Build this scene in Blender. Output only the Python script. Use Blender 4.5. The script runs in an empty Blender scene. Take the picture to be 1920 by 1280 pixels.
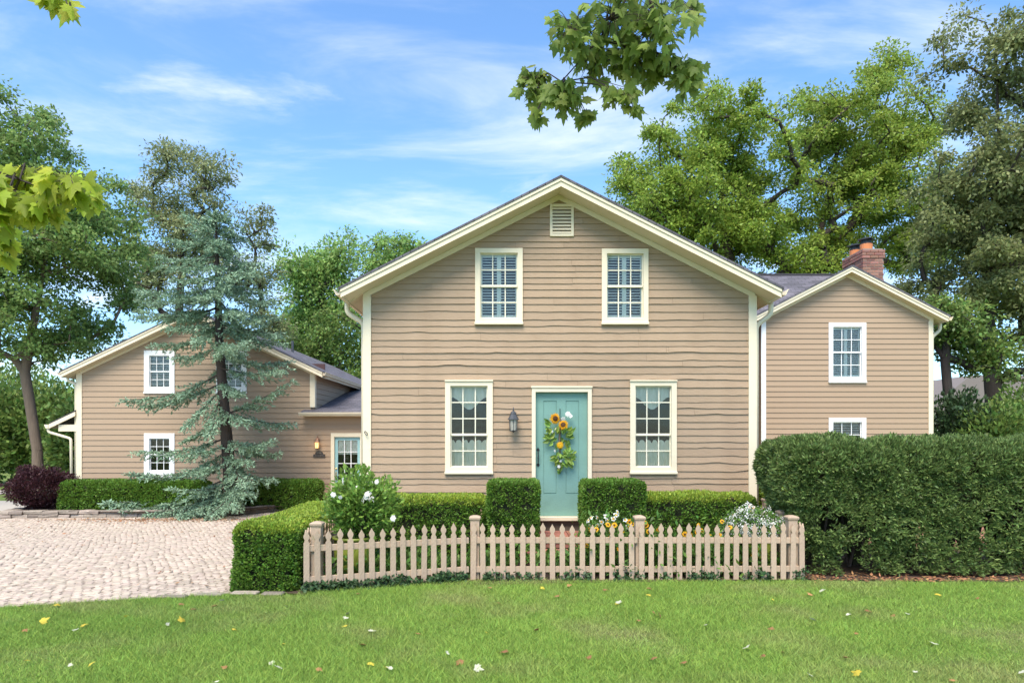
import bpy, math, random
import numpy as np
from mathutils import Vector, Matrix, noise
random.seed(7); RNG = np.random.default_rng(7)
R = math.radians
scene = bpy.context.scene
COL = scene.collection
# ------------------------------------------------------------------ camera, sky, sun, exposure
CAMZ, F = 1.78, 1280.0            # eye height (m), focal length in photo pixels (1920 wide)
cam_d = bpy.data.cameras.new('camera'); cam = bpy.data.objects.new('camera', cam_d); COL.objects.link(cam)
cam_d.sensor_width = 36; cam_d.lens = 24.0; cam_d.shift_y = 182 / 1920.0
cam_d.clip_start = 0.05; cam_d.clip_end = 2000
cam.location = (0, 0, CAMZ); cam.rotation_euler = (R(90), 0, 0)
scene.camera = cam
SUN_EL, SUN_AZ = 57.0, -165.0     # azimuth clockwise from +Y: the sun stands behind the camera, to the left
world = bpy.data.worlds.new('World'); scene.world = world; world.use_nodes = True
def build_world():
    nt = world.node_tree; nt.nodes.clear(); N = nt.nodes.new; L = nt.links.new
    out = N('ShaderNodeOutputWorld'); bg = N('ShaderNodeBackground'); bg.inputs['Strength'].default_value = 0.14
    sky = N('ShaderNodeTexSky'); sky.sky_type = 'NISHITA'; sky.sun_disc = False
    sky.sun_elevation = R(SUN_EL); sky.sun_rotation = R(SUN_AZ); sky.air_density = 1.0; sky.dust_density = 0.6; sky.ozone_density = 2.2
    tc = N('ShaderNodeTexCoord'); sep = N('ShaderNodeSeparateXYZ'); L(tc.outputs['Generated'], sep.inputs[0])
    add = N('ShaderNodeMath'); add.operation = 'ADD'; add.inputs[1].default_value = 0.22; L(sep.outputs['Z'], add.inputs[0])
    mx = N('ShaderNodeMath'); mx.operation = 'MAXIMUM'; mx.inputs[1].default_value = 0.08; L(add.outputs[0], mx.inputs[0])
    dx = N('ShaderNodeMath'); dx.operation = 'DIVIDE'; L(sep.outputs['X'], dx.inputs[0]); L(mx.outputs[0], dx.inputs[1])
    dy = N('ShaderNodeMath'); dy.operation = 'DIVIDE'; L(sep.outputs['Y'], dy.inputs[0]); L(mx.outputs[0], dy.inputs[1])
    cb = N('ShaderNodeCombineXYZ'); L(dx.outputs[0], cb.inputs[0]); L(dy.outputs[0], cb.inputs[1])
    def cloud(loc, rot, scl, nscale, detail, lo, hi, dist):
        mp = N('ShaderNodeMapping'); mp.inputs['Location'].default_value = loc; mp.inputs['Rotation'].default_value = (0, 0, rot); mp.inputs['Scale'].default_value = scl
        L(cb.outputs[0], mp.inputs['Vector'])
        nz = N('ShaderNodeTexNoise'); nz.inputs['Scale'].default_value = nscale; nz.inputs['Detail'].default_value = detail; nz.inputs['Roughness'].default_value = 0.6
        nz.inputs['Distortion'].default_value = dist; L(mp.outputs[0], nz.inputs['Vector'])
        mr = N('ShaderNodeMapRange'); mr.interpolation_type = 'SMOOTHSTEP'; mr.inputs['From Min'].default_value = lo; mr.inputs['From Max'].default_value = hi
        L(nz.outputs['Fac'], mr.inputs['Value']); return mr.outputs[0]
    c1 = cloud((2.74, 5.8, 0), R(35), (1.0, 2.6, 1), 1.3, 7, 0.42, 0.82, 0.5)      # thin cirrus
    c2 = cloud((6.6, 3.8, 0), R(20), (1.0, 1.5, 1), 1.5, 8, 0.56, 0.76, 0.3)      # a few denser puffs
    m1 = N('ShaderNodeMath'); m1.operation = 'MULTIPLY'; m1.inputs[1].default_value = 0.75; L(c1, m1.inputs[0])
    m2 = N('ShaderNodeMath'); m2.operation = 'MULTIPLY'; m2.inputs[1].default_value = 0.8; L(c2, m2.inputs[0])
    mm = N('ShaderNodeMath'); mm.operation = 'MAXIMUM'; L(m1.outputs[0], mm.inputs[0]); L(m2.outputs[0], mm.inputs[1])
    tint = N('ShaderNodeMixRGB'); tint.blend_type = 'MULTIPLY'; tint.inputs[0].default_value = 1; L(sky.outputs[0], tint.inputs[1]); tint.inputs[2].default_value = (.78, .99, 1.13, 1)
    mix = N('ShaderNodeMixRGB'); L(mm.outputs[0], mix.inputs[0]); L(tint.outputs[0], mix.inputs[1]); mix.inputs[2].default_value = (4.3, 4.5, 4.7, 1)
    L(mix.outputs[0], bg.inputs['Color']); L(bg.outputs[0], out.inputs['Surface'])
build_world()
sun_d = bpy.data.lights.new('sun', 'SUN'); sun = bpy.data.objects.new('sun', sun_d); COL.objects.link(sun)
sun_d.energy = 3.0; sun_d.angle = R(36); sun_d.color = (1.0, 0.90, 0.76)
_az = R(SUN_AZ); _el = R(SUN_EL)
SUNV = Vector((math.sin(_az) * math.cos(_el), math.cos(_az) * math.cos(_el), math.sin(_el)))
sun.rotation_euler = (-SUNV).to_track_quat('-Z', 'Y').to_euler(); sun.location = SUNV * 40
vs = scene.view_settings; vs.view_transform = 'Standard'; vs.look = 'None'; vs.gamma = 1; vs.exposure = 1.05; vs.use_curve_mapping = False

# ------------------------------------------------------------------ helpers
WL = {}                                             # world location of each Empty
def P(px, py, Y): return Vector(((px - 960) * Y / F, Y, CAMZ - (py - 822) * Y / F))
def tag(o, label=None, cat=None, group=None, kind=None):
    if label: o['label'] = label
    if cat: o['category'] = cat
    if group: o['group'] = group
    if kind: o['kind'] = kind
    return o
def thing(name, label, cat, loc=(0, 0, 0), group=None):
    o = bpy.data.objects.new(name, None); COL.objects.link(o); o.location = loc; WL[o.name] = Vector(loc); o.empty_display_size = 0.2
    return tag(o, label, cat, group)
def wl(o):
    v = Vector((0, 0, 0))
    while o is not None:
        v = v + (WL[o.name] if o.name in WL else o.location); o = o.parent
    return v
def link(name, me, mat, parent=None, loc=None):
    if mat is not None and not me.materials: me.materials.append(mat)
    o = bpy.data.objects.new(name, me); COL.objects.link(o)
    if parent is not None: o.parent = parent
    if loc is not None: o.location = loc
    return o
class MB:
    def __init__(s): s.v = []; s.f = []
    def add(s, vs_, fs):
        b = len(s.v); s.v += [tuple(v) for v in vs_]; s.f += [tuple(i + b for i in f) for f in fs]; return s
    def box(s, x0, x1, y0, y1, z0, z1):
        return s.add([(x0, y0, z0), (x1, y0, z0), (x1, y1, z0), (x0, y1, z0), (x0, y0, z1), (x1, y0, z1), (x1, y1, z1), (x0, y1, z1)],
                     [(0, 3, 2, 1), (4, 5, 6, 7), (0, 1, 5, 4), (1, 2, 6, 5), (2, 3, 7, 6), (3, 0, 4, 7)])
    def cbox(s, x0, x1, y0, y1, z0, z1, b=0.006):    # box with chamfered edges (front/top rounded look)
        xs = (x0, x1); vs_ = []; 
        for (xa, xb, ya, yb, z) in ((x0 + b, x1 - b, y0 + b, y1 - b, z0), (x0, x1, y0, y1, z0 + b), (x0, x1, y0, y1, z1 - b), (x0 + b, x1 - b, y0 + b, y1 - b, z1)):
            vs_ += [(xa, ya, z), (xb, ya, z), (xb, yb, z), (xa, yb, z)]
        fs = [(3, 2, 1, 0), (12, 13, 14, 15)]
        for r in range(3):
            for k in range(4): fs.append((r * 4 + k, r * 4 + (k + 1) % 4, r * 4 + 4 + (k + 1) % 4, r * 4 + 4 + k))
        return s.add(vs_, fs)
    def prism(s, poly, axis, a, b):                   # 2D polygon extruded along an axis ('y': poly in xz, 'x': poly in yz, 'z': poly in xy)
        n = len(poly)
        def mk(p, t): return (p[0], t, p[1]) if axis == 'y' else ((t, p[0], p[1]) if axis == 'x' else (p[0], p[1], t))
        vs_ = [mk(p, a) for p in poly] + [mk(p, b) for p in poly]
        return s.add(vs_, [tuple(range(n)), tuple(range(2 * n - 1, n - 1, -1))] + [(i, i + n, (i + 1) % n + n, (i + 1) % n) for i in range(n)])
    def tube(s, pts, rad, n=6, cap=True, sq=None):
        pts = [Vector(p) for p in pts]; m = len(pts)
        if not hasattr(rad, '__len__'): rad = [rad] * m
        rings = []; up = Vector((0, 0, 1)); last = None
        for i, p in enumerate(pts):
            d = (pts[min(i + 1, m - 1)] - pts[max(i - 1, 0)])
            if d.length < 1e-9: d = Vector((0, 0, 1))
            d.normalize()
            if last is None: a = d.cross(up); a = a if a.length > 1e-3 else d.cross(Vector((1, 0, 0)))
            else: a = last - d * last.dot(d)
            a.normalize(); last = a; b = d.cross(a)
            rings.append([p + (a * math.cos(2 * math.pi * (k + .5) / n) + b * math.sin(2 * math.pi * (k + .5) / n)) * rad[i] for k in range(n)])
        fs = []
        for i in range(m - 1):
            for k in range(n): fs.append((i * n + k, i * n + (k + 1) % n, (i + 1) * n + (k + 1) % n, (i + 1) * n + k))
        if cap: fs += [tuple(range(n - 1, -1, -1)), tuple(range((m - 1) * n, m * n))]
        return s.add([v for r in rings for v in r], fs)
    def lathe(s, c, prof, n=14, axis='z'):
        vs_ = []; fs = []; c = Vector(c)
        for (r, t) in prof:
            for k in range(n):
                a = 2 * math.pi * k / n; u, w = r * math.cos(a), r * math.sin(a)
                vs_.append(c + (Vector((u, w, t)) if axis == 'z' else Vector((u, -t, w))))
        m = len(prof)
        for i in range(m - 1):
            for k in range(n): fs.append((i * n + k, i * n + (k + 1) % n, (i + 1) * n + (k + 1) % n, (i + 1) * n + k))
        fs += [tuple(range(n - 1, -1, -1)), tuple(range((m - 1) * n, m * n))]
        return s.add(vs_, fs)
    def build(s, name, mat, parent=None, smooth=False, label=None):
        off = wl(parent) if parent is not None else Vector((0, 0, 0))
        me = bpy.data.meshes.new(name); me.from_pydata([(v[0] - off.x, v[1] - off.y, v[2] - off.z) for v in s.v], [], s.f)
        if smooth: me.polygons.foreach_set('use_smooth', [True] * len(me.polygons))
        o = link(name, me, mat, parent)
        if label: o['label'] = label
        return o
def np_mesh(name, V, Fq, mat, parent=None, kind='stuff', smooth=False):
    """big meshes: V (n,3) array, Fq (m,k) index array"""
    off = wl(parent) if parent is not None else Vector((0, 0, 0))
    V = np.asarray(V, dtype=np.float32) - np.array(off, dtype=np.float32); Fq = np.asarray(Fq, dtype=np.int32)
    me = bpy.data.meshes.new(name); n, k = Fq.shape
    me.vertices.add(len(V)); me.vertices.foreach_set('co', V.ravel())
    me.loops.add(n * k); me.loops.foreach_set('vertex_index', Fq.ravel())
    me.polygons.add(n); me.polygons.foreach_set('loop_start', np.arange(0, n * k, k, dtype=np.int32)); me.polygons.foreach_set('loop_total', np.full(n, k, dtype=np.int32))
    me.update(calc_edges=True); me.validate()
    o = link(name, me, mat, parent)
    if kind: o['kind'] = kind
    return o
def unit(a): return a / np.maximum(np.linalg.norm(a, axis=1, keepdims=True), 1e-6)
def leaf_quads(Pc, D, Nn, L, W):
    """rhombic leaves: base points, direction, rough normal, length, width"""
    D = unit(D); S = unit(np.cross(D, Nn)); N2 = np.cross(S, D)
    L = np.broadcast_to(np.asarray(L, float).reshape(-1, 1), (len(Pc), 1)); W = np.broadcast_to(np.asarray(W, float).reshape(-1, 1), (len(Pc), 1))
    m = Pc + D * L * .45 - N2 * W * .12
    V = np.stack([Pc, m + S * W * .5, Pc + D * L, m - S * W * .5], axis=1).reshape(-1, 3)
    return V, np.arange(len(Pc) * 4, dtype=np.int32).reshape(-1, 4)
def smooth01(a, b, x):
    t = np.clip((x - a) / (b - a), 0, 1); return t * t * (3 - 2 * t)
def H(x, y):                                         # the drive falls away gently towards the far left house
    return float(-0.27 * smooth01(8.5, 16.5, np.asarray(y, float)) * smooth01(2.3, 3.6, -np.asarray(x, float)))
def Hn(x, y): return -0.27 * smooth01(8.5, 16.5, y) * smooth01(2.3, 3.6, -x)

# ------------------------------------------------------------------ materials
def mat(name, col, rough=.6, var=.12, nscale=6, stretch=(1, 1, 1), bump=0, bscale=40, obj=0, island=0, col2=None, c2lo=.5, c2hi=.7, c2scale=2.0, transl=0, spec=.3, hue=0, metal=0):
    m = bpy.data.materials.new(name); m.use_nodes = True; nt = m.node_tree; nt.nodes.clear(); N = nt.nodes.new; L = nt.links.new
    out = N('ShaderNodeOutputMaterial'); b = N('ShaderNodeBsdfPrincipled')
    b.inputs['Roughness'].default_value = rough; b.inputs['Specular IOR Level'].default_value = spec; b.inputs['Metallic'].default_value = metal
    tc = N('ShaderNodeTexCoord'); mp = N('ShaderNodeMapping'); mp.inputs['Scale'].default_value = stretch; L(tc.outputs['Object'], mp.inputs['Vector'])
    nz = N('ShaderNodeTexNoise'); nz.inputs['Scale'].default_value = nscale; nz.inputs['Detail'].default_value = 5; L(mp.outputs[0], nz.inputs['Vector'])
    mixc = N('ShaderNodeMixRGB'); L(nz.outputs['Fac'], mixc.inputs[0])
    mixc.inputs[1].default_value = tuple(c * (1 - var) for c in col) + (1,); mixc.inputs[2].default_value = tuple(min(1, c * (1 + var)) for c in col) + (1,)
    c = mixc.outputs[0]
    if col2:
        n2 = N('ShaderNodeTexNoise'); n2.inputs['Scale'].default_value = c2scale; n2.inputs['Detail'].default_value = 4; L(tc.outputs['Object'], n2.inputs['Vector'])
        mr = N('ShaderNodeMapRange'); mr.inputs['From Min'].default_value = c2lo; mr.inputs['From Max'].default_value = c2hi; L(n2.outputs['Fac'], mr.inputs['Value'])
        mc = N('ShaderNodeMixRGB'); L(mr.outputs[0], mc.inputs[0]); L(c, mc.inputs[1]); mc.inputs[2].default_value = tuple(col2) + (1,); c = mc.outputs[0]
    if obj or island:
        hs = N('ShaderNodeHueSaturation'); L(c, hs.inputs['Color'])
        if obj: src = N('ShaderNodeObjectInfo').outputs['Random']; amt = obj
        else: src = N('ShaderNodeNewGeometry').outputs['Random Per Island']; amt = island
        mr = N('ShaderNodeMapRange'); mr.inputs['To Min'].default_value = 1 - amt; mr.inputs['To Max'].default_value = 1 + amt; L(src, mr.inputs['Value']); L(mr.outputs[0], hs.inputs['Value'])
        if hue:
            wn = N('ShaderNodeTexWhiteNoise'); wn.noise_dimensions = '1D'; L(src, wn.inputs['W'])
            mh = N('ShaderNodeMapRange'); mh.inputs['To Min'].default_value = .5 - hue; mh.inputs['To Max'].default_value = .5 + hue; L(wn.outputs['Value'], mh.inputs['Value']); L(mh.outputs[0], hs.inputs['Hue'])
        c = hs.outputs[0]
    L(c, b.inputs['Base Color'])
    if bump:
        nb = N('ShaderNodeTexNoise'); nb.inputs['Scale'].default_value = bscale; nb.inputs['Detail'].default_value = 6; L(mp.outputs[0], nb.inputs['Vector'])
        bp = N('ShaderNodeBump'); bp.inputs['Strength'].default_value = bump; bp.inputs['Distance'].default_value = .02; L(nb.outputs['Fac'], bp.inputs['Height']); L(bp.outputs[0], b.inputs['Normal'])
    if transl:
        t = N('ShaderNodeBsdfTranslucent'); g = N('ShaderNodeGamma'); g.inputs[1].default_value = .85; L(c, g.inputs[0]); L(g.outputs[0], t.inputs['Color'])
        ms = N('ShaderNodeMixShader'); ms.inputs[0].default_value = transl; L(b.outputs[0], ms.inputs[1]); L(t.outputs[0], ms.inputs[2]); L(ms.outputs[0], out.inputs['Surface'])
    else: L(b.outputs[0], out.inputs['Surface'])
    return m
def glass_mat():
    m = bpy.data.materials.new('window_glass'); m.use_nodes = True; nt = m.node_tree; nt.nodes.clear(); N = nt.nodes.new; L = nt.links.new
    out = N('ShaderNodeOutputMaterial'); fr = N('ShaderNodeFresnel'); fr.inputs['IOR'].default_value = 1.42
    tr = N('ShaderNodeBsdfTransparent'); tr.inputs['Color'].default_value = (.94, .96, .95, 1); gl = N('ShaderNodeBsdfGlossy'); gl.inputs['Roughness'].default_value = .02
    tc = N('ShaderNodeTexCoord'); nz = N('ShaderNodeTexNoise'); nz.inputs['Scale'].default_value = 3.0; L(tc.outputs['Object'], nz.inputs['Vector'])
    bp = N('ShaderNodeBump'); bp.inputs['Strength'].default_value = .12; bp.inputs['Distance'].default_value = .03; L(nz.outputs['Fac'], bp.inputs['Height']); L(bp.outputs[0], gl.inputs['Normal'])
    ms = N('ShaderNodeMixShader'); L(fr.outputs[0], ms.inputs[0]); L(tr.outputs[0], ms.inputs[1]); L(gl.outputs[0], ms.inputs[2]); L(ms.outputs[0], out.inputs['Surface'])
    return m
def shingle_mat():
    m = mat('asphalt_shingle', (.115, .11, .125), .9, .25, 30, bump=.3, bscale=120, col2=(.16, .15, .165), c2scale=1.2)
    nt = m.node_tree; N = nt.nodes.new; L = nt.links.new
    b = [n for n in nt.nodes if n.type == 'BSDF_PRINCIPLED'][0]; src = b.inputs['Base Color'].links[0].from_socket
    tc = N('ShaderNodeTexCoord'); br = N('ShaderNodeTexBrick'); br.inputs['Scale'].default_value = 1.0
    br.inputs['Brick Width'].default_value = .3; br.inputs['Row Height'].default_value = .14; br.inputs['Mortar Size'].default_value = .008; br.inputs['Mortar Smooth'].default_value = .4
    br.inputs['Color1'].default_value = (.75, .75, .75, 1); br.inputs['Color2'].default_value = (1.25, 1.22, 1.25, 1); br.inputs['Mortar'].default_value = (.35, .35, .35, 1)
    sp = N('ShaderNodeSeparateXYZ'); L(tc.outputs['UV'], sp.inputs[0]); L(tc.outputs['UV'], br.inputs['Vector'])
    mu = N('ShaderNodeMixRGB'); mu.blend_type = 'MULTIPLY'; mu.inputs[0].default_value = 1; L(src, mu.inputs[1]); L(br.outputs['Color'], mu.inputs[2]); L(mu.outputs[0], b.inputs['Base Color'])
    return m
MT = {}
MT['siding'] = mat('old_clapboard_paint', (.37, .262, .172), .62, .10, 5, (1, 1, 7), bump=.35, bscale=14, obj=.05, col2=(.335, .233, .15), c2lo=.52, c2hi=.72, c2scale=1.6)
MT['siding2'] = mat('new_siding_paint', (.38, .272, .18), .6, .05, 6, (1, 1, 5), bump=.1, bscale=30, obj=.025)
MT['wall'] = mat('sheathing', (.20, .15, .11), .9)
MT['trim'] = mat('cream_trim_paint', (.77, .67, .49), .45, .04, 4, bump=.06, bscale=30, col2=(.68, .57, .39), c2lo=.58, c2hi=.8, c2scale=2.5)
MT['white'] = mat('white_vinyl', (.82, .82, .80), .4, .03, 4)
MT['sash'] = mat('sash_paint', (.80, .74, .58), .45, .04, 6)
MT['teal'] = mat('teal_door_paint', (.185, .335, .285), .42, .05, 5, (1, 1, 3), bump=.12, bscale=25, col2=(.165, .30, .255), c2scale=3)
MT['black'] = mat('black_iron', (.02, .02, .022), .45, .2, 20)
MT['pewter'] = mat('weathered_lantern', (.07, .075, .085), .5, .3, 15, metal=.3)
MT['copper'] = mat('aged_copper', (.30, .17, .11), .45, .2, 15, metal=.4)
MT['brass'] = mat('brass', (.75, .58, .25), .3, .1, 10, metal=.8)
MT['bronze'] = mat('dark_bronze', (.06, .05, .045), .5, .2, 10)
MT['gold'] = mat('gold_paint', (.5, .42, .25), .5, .1, 10)
MT['glass'] = glass_mat()
MT['frost'] = mat('lantern_glass', (.62, .60, .52), .25, .1, 20, transl=.4)
MT['shutter'] = mat('interior_shutter', (.84, .86, .80), .5, .04, 5)
MT['curtain'] = mat('curtain_cloth', (.94, .87, .69), .9, .04, 12, transl=.1)
MT['sheer'] = mat('sheer_valance', (.90, .86, .72), .9, .04, 12, transl=.12)
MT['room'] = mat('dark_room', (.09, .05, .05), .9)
MT['shingle'] = shingle_mat()
MT['brick'] = mat('red_brick', (.29, .125, .09), .85, .3, 14, bump=.4, bscale=50, obj=.35, hue=.012, col2=(.2, .13, .11), c2scale=3)
MT['paver'] = mat('paver_brick', (.33, .14, .10), .85, .25, 14, bump=.4, bscale=50, obj=.25, hue=.01)
MT['mortar'] = mat('mortar', (.26, .22, .19), .95, .15, 30)
MT['terracotta'] = mat('terracotta', (.62, .22, .09), .8, .12, 12)
MT['fence'] = mat('fence_paint', (.455, .335, .24), .65, .10, 9, (3, 3, 1), bump=.35, bscale=24, obj=.06, col2=(.36, .30, .20), c2lo=.56, c2hi=.72, c2scale=9)
MT['stone'] = mat('wall_stone', (.29, .24, .195), .9, .4, 9, bump=.9, bscale=14, obj=.35, hue=.01)
MT['cobble'] = mat('granite_setts', (.445, .365, .29), .85, .12, 20, bump=.35, bscale=40, obj=.2, hue=.012)
MT['cobbles'] = mat('granite_setts_far', (.445, .365, .29), .85, .12, 20, bump=.2, bscale=40, island=.2, hue=.012)
MT['sand'] = mat('joint_sand', (.36, .295, .235), .95, .25, 20, col2=(.28, .22, .165), c2scale=1.0)
MT['gravel'] = mat('pale_gravel', (.42, .38, .33), .95, .2, 40)
MT['ground'] = mat('ground_turf', (.14, .20, .045), .95, .35, 9, bump=.4, bscale=60, col2=(.15, .135, .06), c2lo=.5, c2hi=.75, c2scale=.9)
MT['soil'] = mat('bed_soil', (.065, .043, .03), .95, .4, 14, bump=.7, bscale=24, col2=(.11, .06, .04), c2scale=6)
MT['grass'] = mat('grass_blades', (.255, .385, .07), .65, .22, 1.2, island=.42, hue=.022, transl=.35, col2=(.36, .36, .14), c2lo=.49, c2hi=.80, c2scale=.9)
MT['bark'] = mat('bark', (.17, .125, .09), .95, .35, 9, (1, 1, .25), bump=.9, bscale=22)
MT['bark_d'] = mat('dark_bark', (.06, .047, .04), .95, .35, 9, (1, 1, .3), bump=.9, bscale=22)
def leafm(name, col, island=.4, hue=.02, transl=.38, var=.2, **k): return mat(name, col, .5, var, .8, island=island, hue=hue, transl=transl, spec=.35, **k)
MT['elm'] = leafm('elm_leaf', (.25, .35, .05))
MT['elm2'] = leafm('elm_leaf_pale', (.265, .355, .055))
MT['oak'] = leafm('oak_leaf', (.215, .245, .09), .45, .02, .42)
MT['left'] = leafm('left_tree_leaf', (.205, .315, .085), .42, .022, .45)
MT['ash'] = leafm('feathery_leaf', (.25, .285, .125), .4, .03, .35)
MT['poplar'] = leafm('poplar_leaf', (.25, .39, .105), .4, .03, .38)
MT['under'] = leafm('understory_leaf', (.15, .23, .05), .45, .03, .3)
MT['dark'] = leafm('evergreen_leaf', (.045, .08, .03), .45, .02, .15)
MT['yellowbush'] = leafm('yellow_bush_leaf', (.38, .31, .06), .3, .02, .3)
MT['spruce'] = mat('blue_spruce_needles', (.245, .36, .235), .6, .2, 1.5, island=.42, hue=.018, transl=.15)
MT['box'] = leafm('boxwood_leaf', (.125, .235, .03), .45, .02, .3)
MT['boxlite'] = leafm('bright_or_toplit_boxwood_leaf', (.30, .40, .05), .4, .025, .35)  # bright shrub's own leaf; on hedge tops, light from above put into colour
MT['yew'] = leafm('yew_leaf', (.135, .20, .055), .5, .02, .2)
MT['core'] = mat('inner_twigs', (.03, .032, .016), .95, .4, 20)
MT['barb'] = leafm('barberry_leaf', (.055, .018, .022), .5, .02, .2)
MT['rose'] = leafm('rose_leaf', (.19, .32, .055), .4, .02, .35)
MT['ivy'] = leafm('ivy_leaf', (.04, .085, .03), .5, .02, .2)
MT['bedleaf'] = leafm('perennial_leaf', (.10, .20, .035), .45, .025, .3)
MT['maple'] = mat('maple_leaf', (.27, .35, .075), .5, .15, 6, obj=.35, hue=.02, transl=.6)
MT['maple_y'] = mat('maple_leaf_bright', (.46, .54, .055), .5, .15, 6, obj=.32, hue=.03, transl=.66)
MT['petal_w'] = mat('white_petal', (.86, .84, .80), .6, .05, 10, transl=.3)
MT['petal_y'] = mat('golden_petal', (.85, .46, .02), .6, .15, 20, obj=.12, hue=.01, transl=.25)
MT['petal_p'] = mat('pale_pink_petal', (.85, .70, .66), .6, .06, 10, transl=.3)
MT['seed'] = mat('flower_centre', (.09, .04, .015), .9, .3, 60)
MT['green_leaf'] = mat('silk_leaf', (.24, .36, .07), .5, .15, 8, obj=.3, hue=.03, transl=.3)
MT['pot'] = mat('green_glazed_pot', (.23, .27, .045), .3, .25, 3, (1, 1, .4), spec=.5)
MT['hose'] = mat('teal_hose', (.03, .17, .16), .4)
MT['leaf_y'] = mat('fallen_yellow', (.62, .48, .06), .7, .15, 20, obj=.2, transl=.2)
MT['leaf_b'] = mat('fallen_brown', (.33, .17, .07), .8, .2, 20, obj=.3, transl=.1)
MT['leaf_w'] = mat('fallen_pale', (.50, .50, .37), .7, .1, 20, obj=.12, transl=.1)
MT['litter'] = mat('dry_leaf_litter', (.30, .15, .07), .85, .2, 20, island=.4, hue=.02)
MT['wood_n'] = mat('neighbour_wall', (.55, .54, .50), .8, .08, 5)
MT['roof_n'] = mat('neighbour_roof', (.21, .18, .17), .9, .15, 20)
def lampmat():
    m = bpy.data.materials.new('lit_bulb'); m.use_nodes = True; b = m.node_tree.nodes['Principled BSDF']
    b.inputs['Base Color'].default_value = (.9, .6, .3, 1); b.inputs['Emission Color'].default_value = (1, .62, .22, 1); b.inputs['Emission Strength'].default_value = .55; return m
MT['bulb'] = lampmat()

# ------------------------------------------------------------------ the setting
def build_ground():
    xs = np.concatenate([np.linspace(-140, -17, 14), np.linspace(-16, 14, 61), np.linspace(16, 140, 14)])
    ys = np.concatenate([np.linspace(-60, 2, 10), np.linspace(3, 26, 60), np.linspace(28, 400, 16)])
    X, Y = np.meshgrid(xs, ys); Z = Hn(X, Y)
    V = np.stack([X, Y, Z], -1).reshape(-1, 3); nx = len(xs); ny = len(ys)
    i = np.arange(nx * ny).reshape(ny, nx); Fq = np.stack([i[:-1, :-1], i[:-1, 1:], i[1:, 1:], i[1:, :-1]], -1).reshape(-1, 4)
    np_mesh('ground', V, Fq, MT['ground'], kind='structure')
build_ground()
def sheet(name, poly, dz, m, n=1, kind='structure'):
    """polygon (convex, CCW list of xy) laid dz above the terrain, gridded so it follows the slope"""
    xs = [p[0] for p in poly]; ys = [p[1] for p in poly]; st = .35
    gx = np.arange(min(xs), max(xs) + st, st); gy = np.arange(min(ys), max(ys) + st, st)
    def clampx(x, y):
        lo, hi = -1e9, 1e9
        ints = []
        for k in range(len(poly)):
            (x0, y0), (x1, y1) = poly[k], poly[(k + 1) % len(poly)]
            if (y0 - y) * (y1 - y) <= 0 and abs(y1 - y0) > 1e-9: ints.append(x0 + (y - y0) / (y1 - y0) * (x1 - x0))
        return (min(ints), max(ints)) if ints else None
    V = []; rows = []; ny = max(2, int((max(ys) - min(ys)) / st) + 1); nx = max(2, int((max(xs) - min(xs)) / st) + 1)
    for yy in np.linspace(min(ys) + 1e-4, max(ys) - 1e-4, ny):
        r = clampx(0, yy)
        for xx in np.linspace(r[0], r[1], nx): V.append((xx, yy, H(xx, yy) + dz))
    i = np.arange(nx * ny).reshape(ny, nx); Fq = np.stack([i[:-1, :-1], i[:-1, 1:], i[1:, 1:], i[1:, :-1]], -1).reshape(-1, 4)
    return np_mesh(name, np.array(V), Fq, m, kind=kind)
def drive_front(x): return 7.93 + .305 * (x + 3.0)           # lawn edge of the drive
def drive_back(x): return np.where(x < -7.4, 17.45 + .1 * (x + 13), np.where(x < -6.0, 18.0 + (x + 7.4) * 1.2, 19.7))
def drive_right(y): return np.where(y < 10.9, -3.32, -2.62)
driveway = sheet('driveway', [(-17, drive_front(-17)), (-2.9, 7.95), (-2.55, 11), (-2.55, 20.3), (-6.2, 20.3), (-17, 17.6)], .006, MT['sand'])
sheet('far_drive', [(-40, 19.3), (-13.9, 19.3), (-14.5, 22.5), (-40, 22.5)], .006, MT['gravel'])
sheet('far_road', [(-40, 25.3), (-16, 25.3), (-16, 27.2), (-40, 27.2)], .006, MT['gravel'])
sheet('garden_bed', [(-2.45, 7.86), (-.5, 8.5), (3.75, 8.5), (4.1, 11.2), (-2.4, 11.2)], .012, MT['soil'])
sheet('hedge_bed', [(3.6, 8.28), (10, 8.2), (10, 10.6), (3.75, 10.6)], .010, MT['soil'])
sheet('brick_path', [(4.2, 10.62), (10, 10.62), (10, 14.2), (4.6, 14.2)], .008, MT['paver'])
sheet('hedge_strip', [(-3.36, 7.75), (-2.35, 7.72), (-2.38, 11.2), (-3.36, 11.2)], .018, MT['soil'])
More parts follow.
